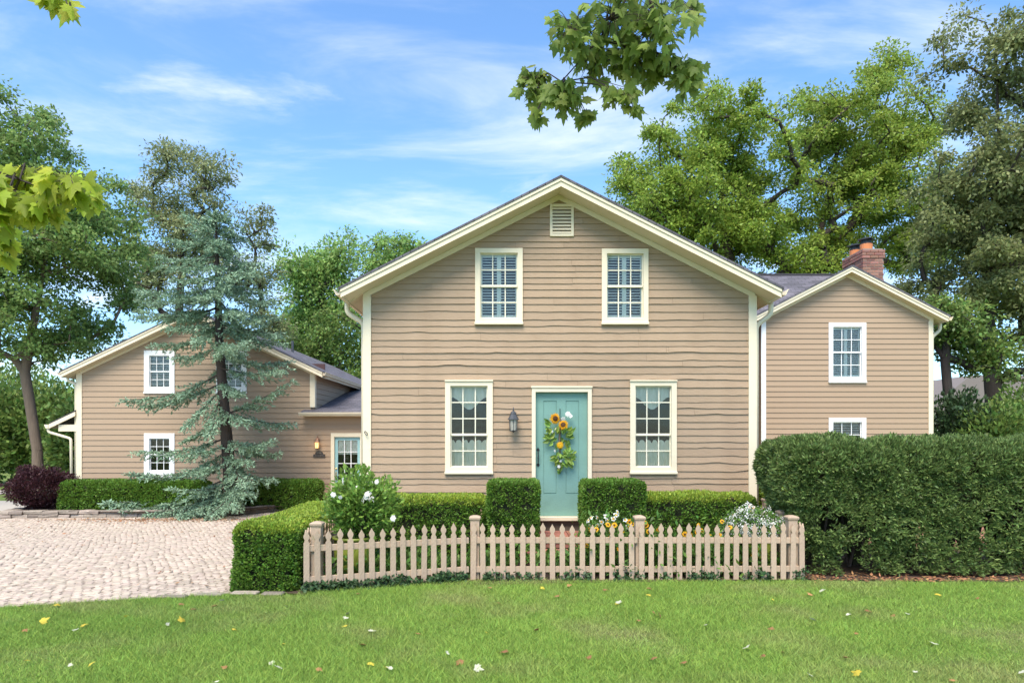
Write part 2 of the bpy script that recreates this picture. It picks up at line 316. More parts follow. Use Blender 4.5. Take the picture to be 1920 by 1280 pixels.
def build_cobbles():
    rows = []; y = 4.6; k = 0
    while y < 20.2:
        dy = .098; x = -16.0 + (k % 2) * .05
        xs = np.arange(-16.0, -2.6, .104) + (k % 2) * .052 + RNG.normal(0, .011, len(np.arange(-16.0, -2.6, .104)))
        yy = y + .10 * np.abs(np.sin(xs * 1.15)) * 1.6 + RNG.normal(0, .010, len(xs))
        ok = (yy > drive_front(xs) + .05) & (xs > -.76 * yy - .8) & (yy < drive_back(xs) - .05) & (xs < drive_right(yy))
        rows.append(np.stack([xs[ok], yy[ok]], 1)); y += dy; k += 1
    C = np.concatenate(rows); n = len(C)
    ang = RNG.normal(0, .12, n) + .18 * np.cos(C[:, 0] * 1.15) * np.sign(np.sin(C[:, 0] * 1.15)); hw = .048 + RNG.uniform(-.008, .003, n); hd = .045 + RNG.uniform(-.008, .003, n); top = .016 + RNG.uniform(-.004, .004, n)
    z = Hn(C[:, 0], C[:, 1])
    def mk(sx, sy, sh, zz):
        u = sx * hw * sh; v = sy * hd * sh
        return np.stack([C[:, 0] + u * np.cos(ang) - v * np.sin(ang), C[:, 1] + u * np.sin(ang) + v * np.cos(ang), z + zz], 1)
    corners = ((-1, -1), (1, -1), (1, 1), (-1, 1))
    V = np.stack([mk(a, b, 1.0, .003) for a, b in corners] + [mk(a, b, 1.0, top - .006) for a, b in corners] + [mk(a, b, .82, top) for a, b in corners], 1)   # n,12,3
    faces = [(8, 9, 10, 11)] + [(r * 4 + q, r * 4 + (q + 1) % 4, r * 4 + 4 + (q + 1) % 4, r * 4 + 4 + q) for r in (0, 1) for q in range(4)]
    vis = (np.abs(C[:, 0] / C[:, 1]) < .75)
    order = np.argsort(np.where(vis, C[:, 1], 1e6)); near = order[:300]; far = order[300:]
    for i in near:
        me = bpy.data.meshes.new('cobble'); c = Vector((C[i, 0], C[i, 1], z[i])); me.from_pydata([tuple(Vector(p) - c) for p in V[i]], [], faces)
        o = link('cobble', me, MT['cobble'], driveway, c)
    Vf = V[far].reshape(-1, 3); Fq = (np.array(faces)[None] + (np.arange(len(far)) * 12)[:, None, None]).reshape(-1, 4)
    np_mesh('cobbles', Vf, Fq, MT['cobbles'], driveway)
    # flat edging stones where the drive meets the lawn by the hedge
    for (x, y, w, d) in ((-3.05, 7.80, .30, .12), (-2.72, 7.76, .24, .13), (-3.42, 7.72, .3, .10), (-3.8, 7.62, .34, .09)):
        MB().cbox(x - w / 2, x + w / 2, y - d / 2, y + d / 2, H(x, y) + .002, H(x, y) + .035, .012).build('edging_stone', MT['stone'], driveway)
build_cobbles()
def build_lawn():
    n = 420000
    y = RNG.uniform(4.2, 8.75, int(n * 2.2)); x = RNG.uniform(-1, 1, len(y)) * (.78 * y + .3)
    front = np.where(x < -2.45, np.minimum(drive_front(x) - .03, 7.72), np.where(x < -.47, 7.83 + (x + 2.41) * .345, 8.5))
    front = np.where(x > 3.68, 8.42 + .05 * np.sin(x * 7), front)
    dens = np.array([noise.noise((a * .9, b * .9, 3.3)) for a, b in zip(x[::1], y[::1])])
    keep = (y < front + RNG.normal(0, .03, len(y))) & (RNG.uniform(0, 1, len(y)) < .85 + .5 * np.minimum(dens, 0) * 1.6 - .12 * (x > 2))
    x = x[keep][:n]; y = y[keep][:n]; n = len(x); z = Hn(x, y)
    hgt = RNG.uniform(.014, .05, n) * (1 + .6 * (RNG.random(n) > .93)) * (1 + .25 * dens[keep][:n]); a = RNG.uniform(0, 2 * np.pi, n); w = RNG.uniform(.0022, .0046, n)
    lean = RNG.normal(0, .8, (n, 2)) * hgt[:, None]
    b = np.stack([x, y, z], 1); s = np.stack([np.cos(a) * w, np.sin(a) * w, 0 * a], 1)
    V = np.stack([b - s, b + s, b + np.stack([lean[:, 0], lean[:, 1], hgt], 1)], 1).reshape(-1, 3)
    o = np_mesh('lawn_grass', V, np.arange(n * 3).reshape(-1, 3), MT['grass']); tag(o, 'mown green lawn grass in front of the picket fence', 'grass')
build_lawn()

# ------------------------------------------------------------------ house builders
def clapboards(root, tf, x0, x1, z0, z1, expo, gable=None, holes=(), t=.02, wavy=0, m=None, seed=0, joints=0, name='clapboard'):
    """each board its own mesh. tf(u, d, z) -> world; gable=(cx, apex_z, slope) limits the top; holes=(xa, xb, za, zb)"""
    rnd = random.Random(seed); z = z0; i = 0; off = wl(root)
    def zmax(x): return 1e9 if gable is None else gable[1] - gable[2] * abs(x - gable[0])
    def edge(x, i):
        if not wavy: return 0
        w = .35 * noise.noise((x * .55, i * 7.13 + seed, 1.7)); s = noise.noise((x * 1.9, i * 3.77 + seed, 9.2))
        w += 1.7 * max(0, s - .28) * (1 if noise.noise((x * 9, i, 2)) > -.2 else .45); w += .25 * noise.noise((x * 5.5, i * 5.1, 4.4))
        return wavy * w * (1 if i < 33 else .3)
    while z < z1 - .01:
        e = (expo(i) if callable(expo) else expo); zb, zt = z, min(z + e + .012, z1)
        xa, xb = x0, x1
        if gable:
            r = (gable[1] - zb) / gable[2]; xa, xb = max(x0, gable[0] - r), min(x1, gable[0] + r)
        z += e; i += 1
        if xb - xa < .05: continue
        cuts = [xa, xb]; hs = [h for h in holes if h[2] < zt - .012 and h[3] > zb + .004 and h[1] > xa and h[0] < xb]
        for h in hs: cuts += [max(xa, h[0]), min(xb, h[1])]
        if joints:
            for k in range(joints):
                if rnd.random() < .75: cuts.append(rnd.uniform(xa + .5, xb - .5) if xb - xa > 1.4 else xa)
        cuts = sorted(set(round(c, 4) for c in cuts))
        tt = t * rnd.uniform(.8, 1.25) if wavy else t; joff = {}
        for a, b in zip(cuts[:-1], cuts[1:]):
            if b - a < .02: continue
            mid = (a + b) / 2; lo, hi = zb, zt; notched = False
            for h in hs:
                if h[0] < mid < h[1]:
                    if h[2] > zb + .004: hi = min(hi, h[2])
                    elif h[3] < zt - .012: lo = max(lo, h[3]); notched = True
                    else: lo = hi
            if hi - lo < .008: continue
            n = max(1, int((b - a) / .12)) if wavy else 1
            us = [a + (b - a) * k / n for k in range(n + 1)]
            if gable:
                extra = [gable[0] - (gable[1] - zt) / gable[2], gable[0] + (gable[1] - zt) / gable[2], gable[0]]
                us = sorted(us + [u for u in extra if a + .004 < u < b - .004])
            dz = rnd.uniform(-.004, .004) if wavy else 0; dt = rnd.uniform(0, .004) if wavy else 0; g = .0015 if joints else 0
            us[0] += g; us[-1] -= g
            vs_, fs = [], []
            for u in us:
                bz = lo + (0 if notched else edge(u, i) + dz); tz = max(min(hi, zmax(u)), bz + .002); k = (tz - bz) / max(e, .01)
                vs_ += [tf(u, .001, tz), tf(u, tt + dt, bz), tf(u, .001, bz - .0)]
            for k in range(len(us) - 1):
                q = k * 3; fs += [(q, q + 1, q + 4, q + 3), (q + 1, q + 2, q + 5, q + 4)]
            q = (len(us) - 1) * 3; fs += [(0, 2, 1), (q, q + 1, q + 2)]
            c = vs_[0]; me = bpy.data.meshes.new(name); me.from_pydata([tuple(Vector(v) - Vector(c)) for v in vs_], [], fs)
            link(name, me, m, root, Vector(c) - off)
def wall_core(mb, x0, x1, y0, y1, z0, ztop, holes=(), gable=None):
    """wall slab with real openings, in vertical strips"""
    xs = sorted(set([x0, x1] + [v for h in holes for v in (h[0], h[1])] + ([gable[0]] if gable and x0 < gable[0] < x1 else [])))
    zm = (lambda x: min(ztop, gable[1] - gable[2] * abs(x - gable[0]))) if gable else (lambda x: ztop)
    for a, b in zip(xs[:-1], xs[1:]):
        segs = [z0]; 
        for h in sorted((h for h in holes if h[0] < (a + b) / 2 < h[1]), key=lambda h: h[2]): segs += [h[2], h[3]]
        for k in range(0, len(segs), 2):
            lo = segs[k]
            if k + 1 < len(segs): mb.prism([(a, lo), (b, lo), (b, segs[k + 1]), (a, segs[k + 1])], 'y', y0, y1)
            else: mb.prism([(a, lo), (b, lo), (b, zm(b)), (a, zm(a))], 'y', y0, y1)
def window(root, x0, x1, z0, z1, yw, cols, rows, split, casing=.085, m='sash', content=None, proud=.04, head=.0, sillh=.06):
    """casing (part) > sash, muntins, each pane, and what hangs behind the glass. rows = row heights from the top"""
    yF = yw - proud; b = MB()
    gx0, gx1, gz0, gz1 = x0 + casing, x1 - casing, z0 + casing + sillh * .3, z1 - casing
    b.cbox(x0, gx0, yF, yw + .10, z0, z1, .004); b.cbox(gx1, x1, yF, yw + .10, z0, z1, .004)
    b.cbox(gx0 - .002, gx1 + .002, yF + .001, yw + .10, gz1, z1 - .001, .004); b.cbox(gx0 - .002, gx1 + .002, yF + .001, yw + .10, z0 + .001, gz0, .004)
    b.cbox(x0 - .008, x1 + .008, yF - .025, yw, z0 - .012, z0 + sillh * .55, .006)
    if head: b.cbox(x0 - .006, x1 + .006, yF - .02, yw, z1 - .012, z1 + head, .005)
    w = b.build('window', MT['trim'] if m == 'sash' else MT['white'])
    w.parent = root; w.location = -wl(root)
    WL[w.name] = Vector((0, 0, 0)) - wl(root)
    wo = Vector((0, 0, 0)); sm = MT[m]
    tot = sum(rows); zs = [gz1]; 
    for r in rows: zs.append(zs[-1] - (gz1 - gz0) * r / tot)
    zmid = zs[split]
    for (za, zb, yo) in ((zmid, gz1, .012), (gz0, zmid, .035)):
        s = MB(); k = .018; ya, yb = yw + yo, yw + yo + .022
        s.box(gx0, gx0 + k, ya, yb, za, zb); s.box(gx1 - k, gx1, ya, yb, za, zb); s.box(gx0 + k, gx1 - k, ya + .001, yb, zb - k, zb); s.box(gx0 + k, gx1 - k, ya + .001, yb, za, za + k * 1.1)
        s.build('sash', sm, w)
    mu = MB(); h = .0085
    for c in range(1, cols):
        x = gx0 + (gx1 - gx0) * c / cols
        mu.box(x - h, x + h, yw + .014, yw + .03, zmid + .01, gz1 - .01); mu.box(x - h, x + h, yw + .037, yw + .053, gz0 + .01, zmid - .01)
    for k, z in enumerate(zs[1:-1], 1):
        if k == split: mu.box(gx0 + .005, gx1 - .005, yw + .006, yw + .05, z - .016, z + .016)
        else:
            yo = .0135 if k < split else .0365
            mu.box(gx0 + .01, gx1 - .01, yw + yo, yw + yo + .015, z - h, z + h)
    mu.build('muntins', sm, w)
    for c in range(cols):
        xa, xb = gx0 + (gx1 - gx0) * c / cols, gx0 + (gx1 - gx0) * (c + 1) / cols
        for k in range(len(rows)):
            yy = yw + (.022 if k < split else .045)
            MB().box(xa + .003, xb - .003, yy, yy + .003, zs[k + 1] + .003, zs[k] - .003).build('pane', MT['glass'], w)
    yi = yw + .066
    if content == 'shutter':
        s = MB(); xm = gx0 + (gx1 - gx0) * .5
        for (xa, xb) in ((gx0, xm), (xm, gx1)):
            st = .035
            for x in (xa, xb - st): s.box(x, x + st, yi, yi + .025, gz0, gz1)
            z = gz0 + .05
            for z_ in (gz0, gz1 - .05): s.box(xa + st, xb - st, yi + .001, yi + .024, z_, z_ + .05)
            while z < gz1 - .06:
                s.add([(xa + st, yi - .004, z), (xb - st, yi - .004, z), (xb - st, yi + .028, z + .020), (xa + st, yi + .028, z + .020), (xa + st, yi - .004, z + .006), (xb - st, yi - .004, z + .006), (xb - st, yi + .028, z + .026), (xa + st, yi + .028, z + .026)],
                      [(0, 3, 2, 1), (4, 5, 6, 7), (0, 1, 5, 4), (2, 3, 7, 6), (0, 4, 7, 3), (1, 2, 6, 5)]); z += .046
        s.build('shutter', MT['shutter'], w)
    if content in ('curtain', 'blind'):
        def cloth(xa, xb, ztf, zbf, nx, y, amp, fr, name, mm):
            V, Fq = [], []; nz = 6
            for i in range(nx + 1):
                x = xa + (xb - xa) * i / nx
                for j in range(nz + 1):
                    zt, zb = ztf(x), zbf(x); V.append((x + .004 * math.sin(j + i), y + amp * math.sin(x * fr + .4 * math.sin(j * .7)) * (.4 + .6 * j / nz), zt + (zb - zt) * j / nz))
            for i in range(nx):
                for j in range(nz): q = i * (nz + 1) + j; Fq.append((q, q + 1, q + nz + 2, q + nz + 1))
            b_ = MB().add(V, Fq); b_.build(name, mm, w, smooth=True)
        W_ = gx1 - gx0; Hh = gz1 - gz0
        if content == 'curtain':
            def val(x):
                u = (x - gx0) / W_; return gz1 - Hh * (.23 + .075 * math.cos((u - .5) * 2 * math.pi * 1.05) - .02)
            cloth(gx0 - .03, gx1 + .03, lambda x: gz1 + .02, val, 40, yi + .02, .012, 55, 'valance', MT['sheer'])
            def caf(x):
                u = ((x - gx0) / W_ * 5.6 + .3) % 1.0; return gz0 + Hh * (.335 - .045 * abs(2 * u - 1) ** 3)
            cloth(gx0 - .03, gx1 + .03, caf, lambda x: gz0 - .03, 90, yi + .012, .016, 62, 'cafe_curtain', MT['curtain'])
        else:
            s = MB(); z = gz0 + Hh * .02
            while z < gz1:
                s.box(gx0 - .02, gx1 + .02, yi, yi + .018, z, z + .012); z += .042
            s.build('blind', MT['shutter'], w)
    return w
def gable_roof(root, cx, half, za, slope, y0, y1, yw, wall_half, tierd=.17, gut=True, oh_mat='trim', xr=None, wallx=None):
    """shingle slabs, two-tier rake boards, soffit, frieze, gutters. y0 = front of the rake, yw = wall plane"""
    n = math.sqrt(1 + slope * slope)
    def zt(x): return za - slope * abs(x - cx)
    for sgn in (-1, 1):
        xe = cx + sgn * half
        # shingles (UV in metres)
        vs_ = [(cx, y0 - .03, za), (xe + sgn * .03, y0 - .03, zt(xe) - .03 * slope), (xe + sgn * .03, y1, zt(xe) - .03 * slope), (cx, y1, za)]
        me = bpy.data.meshes.new('roof'); off = wl(root); b = [tuple(Vector(v) - off) for v in vs_] + [tuple(Vector(v) - off - Vector((0, 0, .035))) for v in vs_]
        me.from_pydata(b, [], [(0, 1, 2, 3), (7, 6, 5, 4), (0, 4, 5, 1), (1, 5, 6, 2), (2, 6, 7, 3), (3, 7, 4, 0)])
        uv = me.uv_layers.new(name='UVMap'); L_ = half * n
        for p in me.polygons:
            for li in p.loop_indices:
                v = me.vertices[me.loops[li].vertex_index].co; uv.data[li].uv = (v.y, abs(v.x + off.x - cx) * n)
        link('roof', me, MT['shingle'], root)
        def strip(ya, yb, d0, d1, name, xa=cx, xb=xe, mm=oh_mat):
            MB().prism([(xa, zt(xa) - d0), (xb, zt(xb) - d0), (xb, zt(xb) - d1), (xa, zt(xa) - d1)], 'y', ya, yb).build(name, MT[mm], root)
        strip(y0 - .018, y0 + .03, .037, .085, 'rake_moulding')
        strip(y0, y0 + .028, .085, tierd, 'rake_board')
        strip(y0 + .028, yw + .02, tierd - .03, tierd - .012, 'soffit')
        strip(yw - .03, yw - .004, tierd - .01, tierd + .075, 'frieze_board', xa=cx, xb=cx + sgn * (wall_half + .01))
        # eave fascia and soffit running back
        MB().box(*(sorted((xe - sgn * .025, xe))), y0 + .03, y1, zt(xe) - tierd, zt(xe) - .037).build('fascia', MT[oh_mat], root)
        MB().prism([(xe - sgn * .025, zt(xe) - tierd + .012), (cx + sgn * wall_half, zt(cx + sgn * wall_half) - tierd + .012), (cx + sgn * wall_half, zt(cx + sgn * wall_half) - tierd + .03), (xe - sgn * .025, zt(xe) - tierd + .03)], 'y', yw + .02, y1).build('eave_soffit', MT[oh_mat], root)
        if gut:
            g = [(0, 0), (.012, 0), (.012, -.085), (.07, -.085), (.085, -.05), (.105, -.005), (.118, -.005), (.118, .004), (.098, .004), (.078, -.045), (.066, -.075), (.02, -.075), (.02, .004), (0, .004)]
            MB().prism([(xe + sgn * (.002 + p[0]), zt(xe) - .045 + p[1]) for p in g], 'y', y0 + .0, y1).build('gutter', MT['trim'], root)
def downspout(root, pts, r=.042, m='trim'):
    P_ = [Vector(p) for p in pts]; q = [P_[0]]
    for i in range(1, len(P_) - 1):                  # rounded elbows
        a, b, c = P_[i - 1], P_[i], P_[i + 1]; la = min(.07, (b - a).length * .4); lc = min(.07, (c - b).length * .4)
        p0, p1 = b + (a - b).normalized() * la, b + (c - b).normalized() * lc
        for t in (0, .35, .65, 1): q.append(p0.lerp(b, t).lerp(b.lerp(p1, t), t))
    q.append(P_[-1]); MB().tube(q, r, 10).build('downspout', MT[m], root, smooth=True)

# ------------------------------------------------------------------ main house
YF = 11.23; SF = YF / F
def fx(px): return (px - 960) * SF
def fz(py): return CAMZ - (py - 822) * SF
CX, HW = .785, 3.205; SL, ZA, HALF = .504, 5.94, 3.49
house = thing('main_house', 'beige clapboard front house with teal door and cream gable trim', 'house', (CX, YF, 0))
wins = [(fx(891), fx(980), fz(608), fz(466)), (fx(1128), fx(1215), fz(608), fz(467)), (fx(835), fx(924), fz(887), fz(714)), (fx(1181), fx(1268), fz(887), fz(714))]
dr = (fx(997), fx(1109), fz(968), fz(727))
g_in = (CX, ZA - .16, SL)
holes_core = [(w[0] + .06, w[1] - .06, w[2] + .06, w[3] - .06) for w in wins] + [(dr[0] + .03, dr[1] - .03, fz(974), dr[3] - .03)]
core = MB(); wall_core(core, CX - HW, CX + HW, YF, YF + .12, .0, 9, holes_core, (CX, ZA - .14, SL))
zs_ = ZA - .14 - SL * HW
core.box(CX - HW, CX - HW + .12, YF + .12, 20, 0, zs_); core.box(CX + HW - .12, CX + HW, YF + .12, 20, 0, zs_)
core.prism([(CX - HW, 0), (CX + HW, 0), (CX + HW, zs_), (CX, ZA - .14), (CX - HW, zs_)], 'y', 20, 20.12)
core.build('wall', MT['wall'], house)
MB().prism([(CX - HW + .13, 0), (CX + HW - .13, 0), (CX + HW - .13, zs_ - .05), (CX, ZA - .3), (CX - HW + .13, zs_ - .05)], 'y', YF + 1.6, YF + 1.65).build('inner_wall', MT['room'], house)
rr = random.Random(5); EXP = [rr.uniform(.098, .132) for _ in range(80)]
clapboards(house, lambda u, d, z: (u, YF - d, z), CX - HW + .1, CX + HW - .1, .28, 9, lambda i: EXP[i] if i < 34 else .098, g_in,
           [(w[0] + .03, w[1] - .03, w[2] + .02, w[3] - .03) for w in wins] + [(dr[0] + .03, dr[1] - .03, -1, dr[3] - .03)] + [(fx(1034), fx(1072), fz(441), fz(386))],
           t=.016, wavy=.036, m=MT['siding'], seed=3, joints=2)
for s in (-1, 1):
    xo = CX + s * HW; a, b = sorted((xo - s * .105, xo + s * .006))
    MB().cbox(a, b, YF - .034, YF - .001, .06, ZA - SL * HW - .20, .004).build('corner_board', MT['trim'], house)
    a, b = sorted((xo + s * .002, xo + s * .026)); MB().box(a, b, YF - .0335, YF + .09, .06, zs_ - .06).build('corner_board', MT['trim'], house)
    clapboards(house, (lambda sg: (lambda u, d, z: (CX + sg * (HW + d), u, z)))(s), YF + .1, 20, .1, zs_ - .05, .12, m=MT['siding2'], t=.018)
gable_roof(house, CX - .01, HALF, ZA, SL, 10.80, 20.4, YF, HW)
MB().box(CX - HW + .01, CX + HW - .01, YF - .012, YF - .001, .0, .28).build('skirt_board', mat('skirt_paint', (.20, .14, .105), .8), house)
for i, w in enumerate(wins[:2]): window(house, *w, YF, 3, [1, 1, 1, 1], 2, .082, content='shutter')
for i, w in enumerate(wins[2:]): window(house, *w, YF, 3, [1, 1, 1, 1, 1], 3, .085, content='curtain', head=.012)
# attic louvre
vx0, vx1, vz0, vz1 = fx(1031), fx(1075.5), fz(444), fz(383.5)
v = MB(); c_ = .042; v.cbox(vx0, vx0 + c_, YF - .035, YF + .02, vz0, vz1, .004); v.cbox(vx1 - c_, vx1, YF - .035, YF + .02, vz0, vz1, .004)
v.box(vx0 + c_, vx1 - c_, YF - .034, YF + .02, vz1 - c_, vz1 - .001); v.box(vx0 + c_, vx1 - c_, YF - .034, YF + .02, vz0 + .001, vz0 + c_)
vent = v.build('attic_vent', MT['trim'], house); WL[vent.name] = Vector((0, 0, 0))
for k in range(8):
    z = vz0 + c_ + .008 + k * (vz1 - vz0 - 2 * c_) / 8
    MB().add([(vx0 + c_, YF - .028, z), (vx1 - c_, YF - .028, z), (vx1 - c_, YF + .01, z + .04), (vx0 + c_, YF + .01, z + .04), (vx0 + c_, YF - .028, z + .012), (vx1 - c_, YF - .028, z + .012), (vx1 - c_, YF + .01, z + .052), (vx0 + c_, YF + .01, z + .052)],
             [(0, 3, 2, 1), (4, 5, 6, 7), (0, 1, 5, 4), (2, 3, 7, 6), (0, 4, 7, 3), (1, 2, 6, 5)]).build('louvre_slat', MT['trim'], vent)
# door
df = MB(); cw = .062
df.cbox(dr[0], dr[0] + cw, YF - .045, YF + .11, fz(968), dr[3], .005); df.cbox(dr[1] - cw, dr[1], YF - .045, YF + .11, fz(968), dr[3], .005); df.cbox(dr[0] + cw - .002, dr[1] - cw + .002, YF - .044, YF + .11, dr[3] - cw - .01, dr[3] - .001, .005)
df.cbox(dr[0] - .012, dr[1] + .012, YF - .06, YF, dr[3] - .004, dr[3] + .025, .005)
df.build('door_frame', MT['trim'], house)
MB().cbox(dr[0] - .01, dr[1] + .01, YF - .10, YF + .1, fz(975), fz(967.5), .006).build('door_sill', MT['trim'], house)
dx0, dx1, dz0, dz1 = dr[0] + cw + .003, dr[1] - cw - .003, fz(967), dr[3] - cw - .013
yd = YF + .035; d = MB(); pl = (fx(1019), fx(1044)); prr = (fx(1061), fx(1086)); pz0, pz1 = fz(926), fz(751)
d.box(dx0, dx1, yd + .012, yd + .045, dz0, dz1)
d.box(dx0, pl[0], yd, yd + .013, dz0, dz1); d.box(pl[1], prr[0], yd, yd + .013, dz0, dz1); d.box(prr[1], dx1, yd, yd + .013, dz0, dz1)
for (a, b) in (pl, prr): d.box(a, b, yd + .0004, yd + .013, dz0, pz0); d.box(a, b, yd + .0004, yd + .013, pz1, dz1)
door = d.build('door', MT['teal'], house); WL[door.name] = Vector((0, 0, 0))
for (a, b) in (pl, prr): MB().cbox(a + .012, b - .012, yd + .004, yd + .014, pz0 + .012, pz1 - .012, .006).build('door_panel', MT['teal'], door)
hx, hz = fx(1009), fz(857); hb = MB()
for s in (-1, 1):
    sp = [(0, .055), (.012, .034), (.024, .022), (.026, .008), (.016, -.004), (.006, -.008), (-.006, -.008), (-.016, -.004), (-.026, .008), (-.024, .022), (-.012, .034)]
    hb.prism([(hx + p[0], hz + s * (.11 + p[1])) for p in sp], 'y', yd - .008, yd - .0005)
hb.tube([(hx, yd - .004, hz + .12), (hx, yd - .045, hz + .09), (hx, yd - .055, hz), (hx, yd - .045, hz - .09), (hx, yd - .004, hz - .12)], [.007, .008, .011, .008, .007], 8)
hb.build('door_handle', MT['black'], door)
# downspouts and the little hook on the corner
zg = ZA - SL * HALF
downspout(house, [(CX - HALF - .055, YF + .20, zg - .12), (CX - HALF - .055, YF + .2, zg - .30), (CX - HW - .062, YF + .2, zg - .47), (CX - HW - .062, YF + .2, .1)])
downspout(house, [(CX + HALF + .03, YF + .12, zg - .12), (CX + HALF + .03, YF + .12, zg - .34), (CX + HW + .068, YF + .12, zg - .52), (CX + HW + .068, YF + .12, .1)])
hk = P(688, 812, YF - .05); MB().tube([hk + Vector((.005, .02, .0)), hk + Vector((0, -.03, .01)), hk + Vector((-.02, -.035, .035)), hk + Vector((-.035, -.02, .03)), hk + Vector((-.03, -.02, .0)), hk + Vector((0, -.03, -.03)), hk + Vector((.02, -.03, -.02))], .007, 6).build('hose_hook', MT['pewter'], house)

# wall lantern beside the front door
def lantern(name, label, x, y, z, s, mframe, lit):
    t = thing(name, label, 'lantern', (x, y, z))
    MB().lathe((x, y - .0, z + .10 * s), [(.055 * s, 0), (.055 * s, .012), (.03 * s, .02)], 12, 'y').build('back_plate', mframe, t)
    MB().tube([(x, y - .01, z + .10 * s), (x, y - .05 * s, z + .19 * s), (x, y - .11 * s, z + .215 * s), (x, y - .135 * s, z + .17 * s)], .009 * s, 6).build('arm', mframe, t)
    yc = y - .135 * s
    MB().lathe((x, yc, z), [(.102 * s, 0), (.100 * s, .012 * s), (.085 * s, .03 * s), (.058 * s, .09 * s), (.052 * s, .10 * s), (.056 * s, .108 * s), (.036 * s, .14 * s), (.012 * s, .158 * s), (.012 * s, .175 * s), (.003 * s, .2 * s)], 8).build('roof_cap', mframe, t)
    c = MB()
    for k in range(6):
        a = math.pi / 6 + k * math.pi / 3; c.tube([(x + .082 * s * math.cos(a), yc + .082 * s * math.sin(a), z + .004), (x + .066 * s * math.cos(a), yc + .066 * s * math.sin(a), z - .19 * s)], .0065 * s, 4)
    c.lathe((x, yc, z - .2 * s), [(.07 * s, 0), (.072 * s, .012 * s)], 6); c.lathe((x, yc, z - .225 * s), [(.008 * s, 0), (.016 * s, .012 * s), (.03 * s, .025 * s)], 8); c.build('cage', mframe, t)
    MB().lathe((x, yc, z - .187 * s), [(.06 * s, 0), (.074 * s, .186 * s)], 6).build('glass', MT['bulb'] if lit else MT['frost'], t)
    return t
lantern('wall_lantern', 'grey metal wall lantern, unlit, on clapboards left of front door', fx(962.5), YF - .024, fz(787), .92, MT['pewter'], False)

# sunflower swag on the door
def ring_flower(parent, c, r, npet, m_pet, m_mid, rmid, tilt, rings=2, w=.3, name='sunflower'):
    """a bloom facing -Y with separate layered petals joined in one bloom part, centre a sub-part"""
    b = MB(); rot = Matrix.Rotation(tilt[0], 3, 'X') @ Matrix.Rotation(tilt[1], 3, 'Z'); c = Vector(c)
    for g in range(rings):
        for k in range(npet):
            a = 2 * math.pi * (k + .5 * g) / npet + random.uniform(-.08, .08); L_ = r * random.uniform(.9, 1.05) * (1 - .12 * g); ww = L_ * w; dr_ = Vector((math.cos(a), 0, math.sin(a))); sd = Vector((-math.sin(a), 0, math.cos(a)))
            pts = [dr_ * rmid * .7, dr_ * L_ * .55 + sd * ww * .5 + Vector((0, -.06 * r * (g + 1), 0)), dr_ * L_ + Vector((0, .12 * r - .1 * r * g, 0)), dr_ * L_ * .55 - sd * ww * .5 + Vector((0, -.06 * r * (g + 1), 0))]
            b.add([c + rot @ p for p in pts], [(0, 1, 2, 3)])
    f = b.build(name, m_pet, parent); WL[f.name] = Vector((0, 0, 0))
    mb = MB(); vs_ = []
    for (q, t) in ((0.001, -.34), (.5, -.32), (.85, -.2), (1, 0)):
        for k in range(10): vs_.append(c + rot @ Vector((rmid * q * math.cos(k * .6283), rmid * t - .02 * r, rmid * q * math.sin(k * .6283))))
    mb.add(vs_, [(i * 10 + k, i * 10 + (k + 1) % 10, i * 10 + 10 + (k + 1) % 10, i * 10 + 10 + k) for i in range(3) for k in range(10)]).build('flower_centre', m_mid, f)
    return f
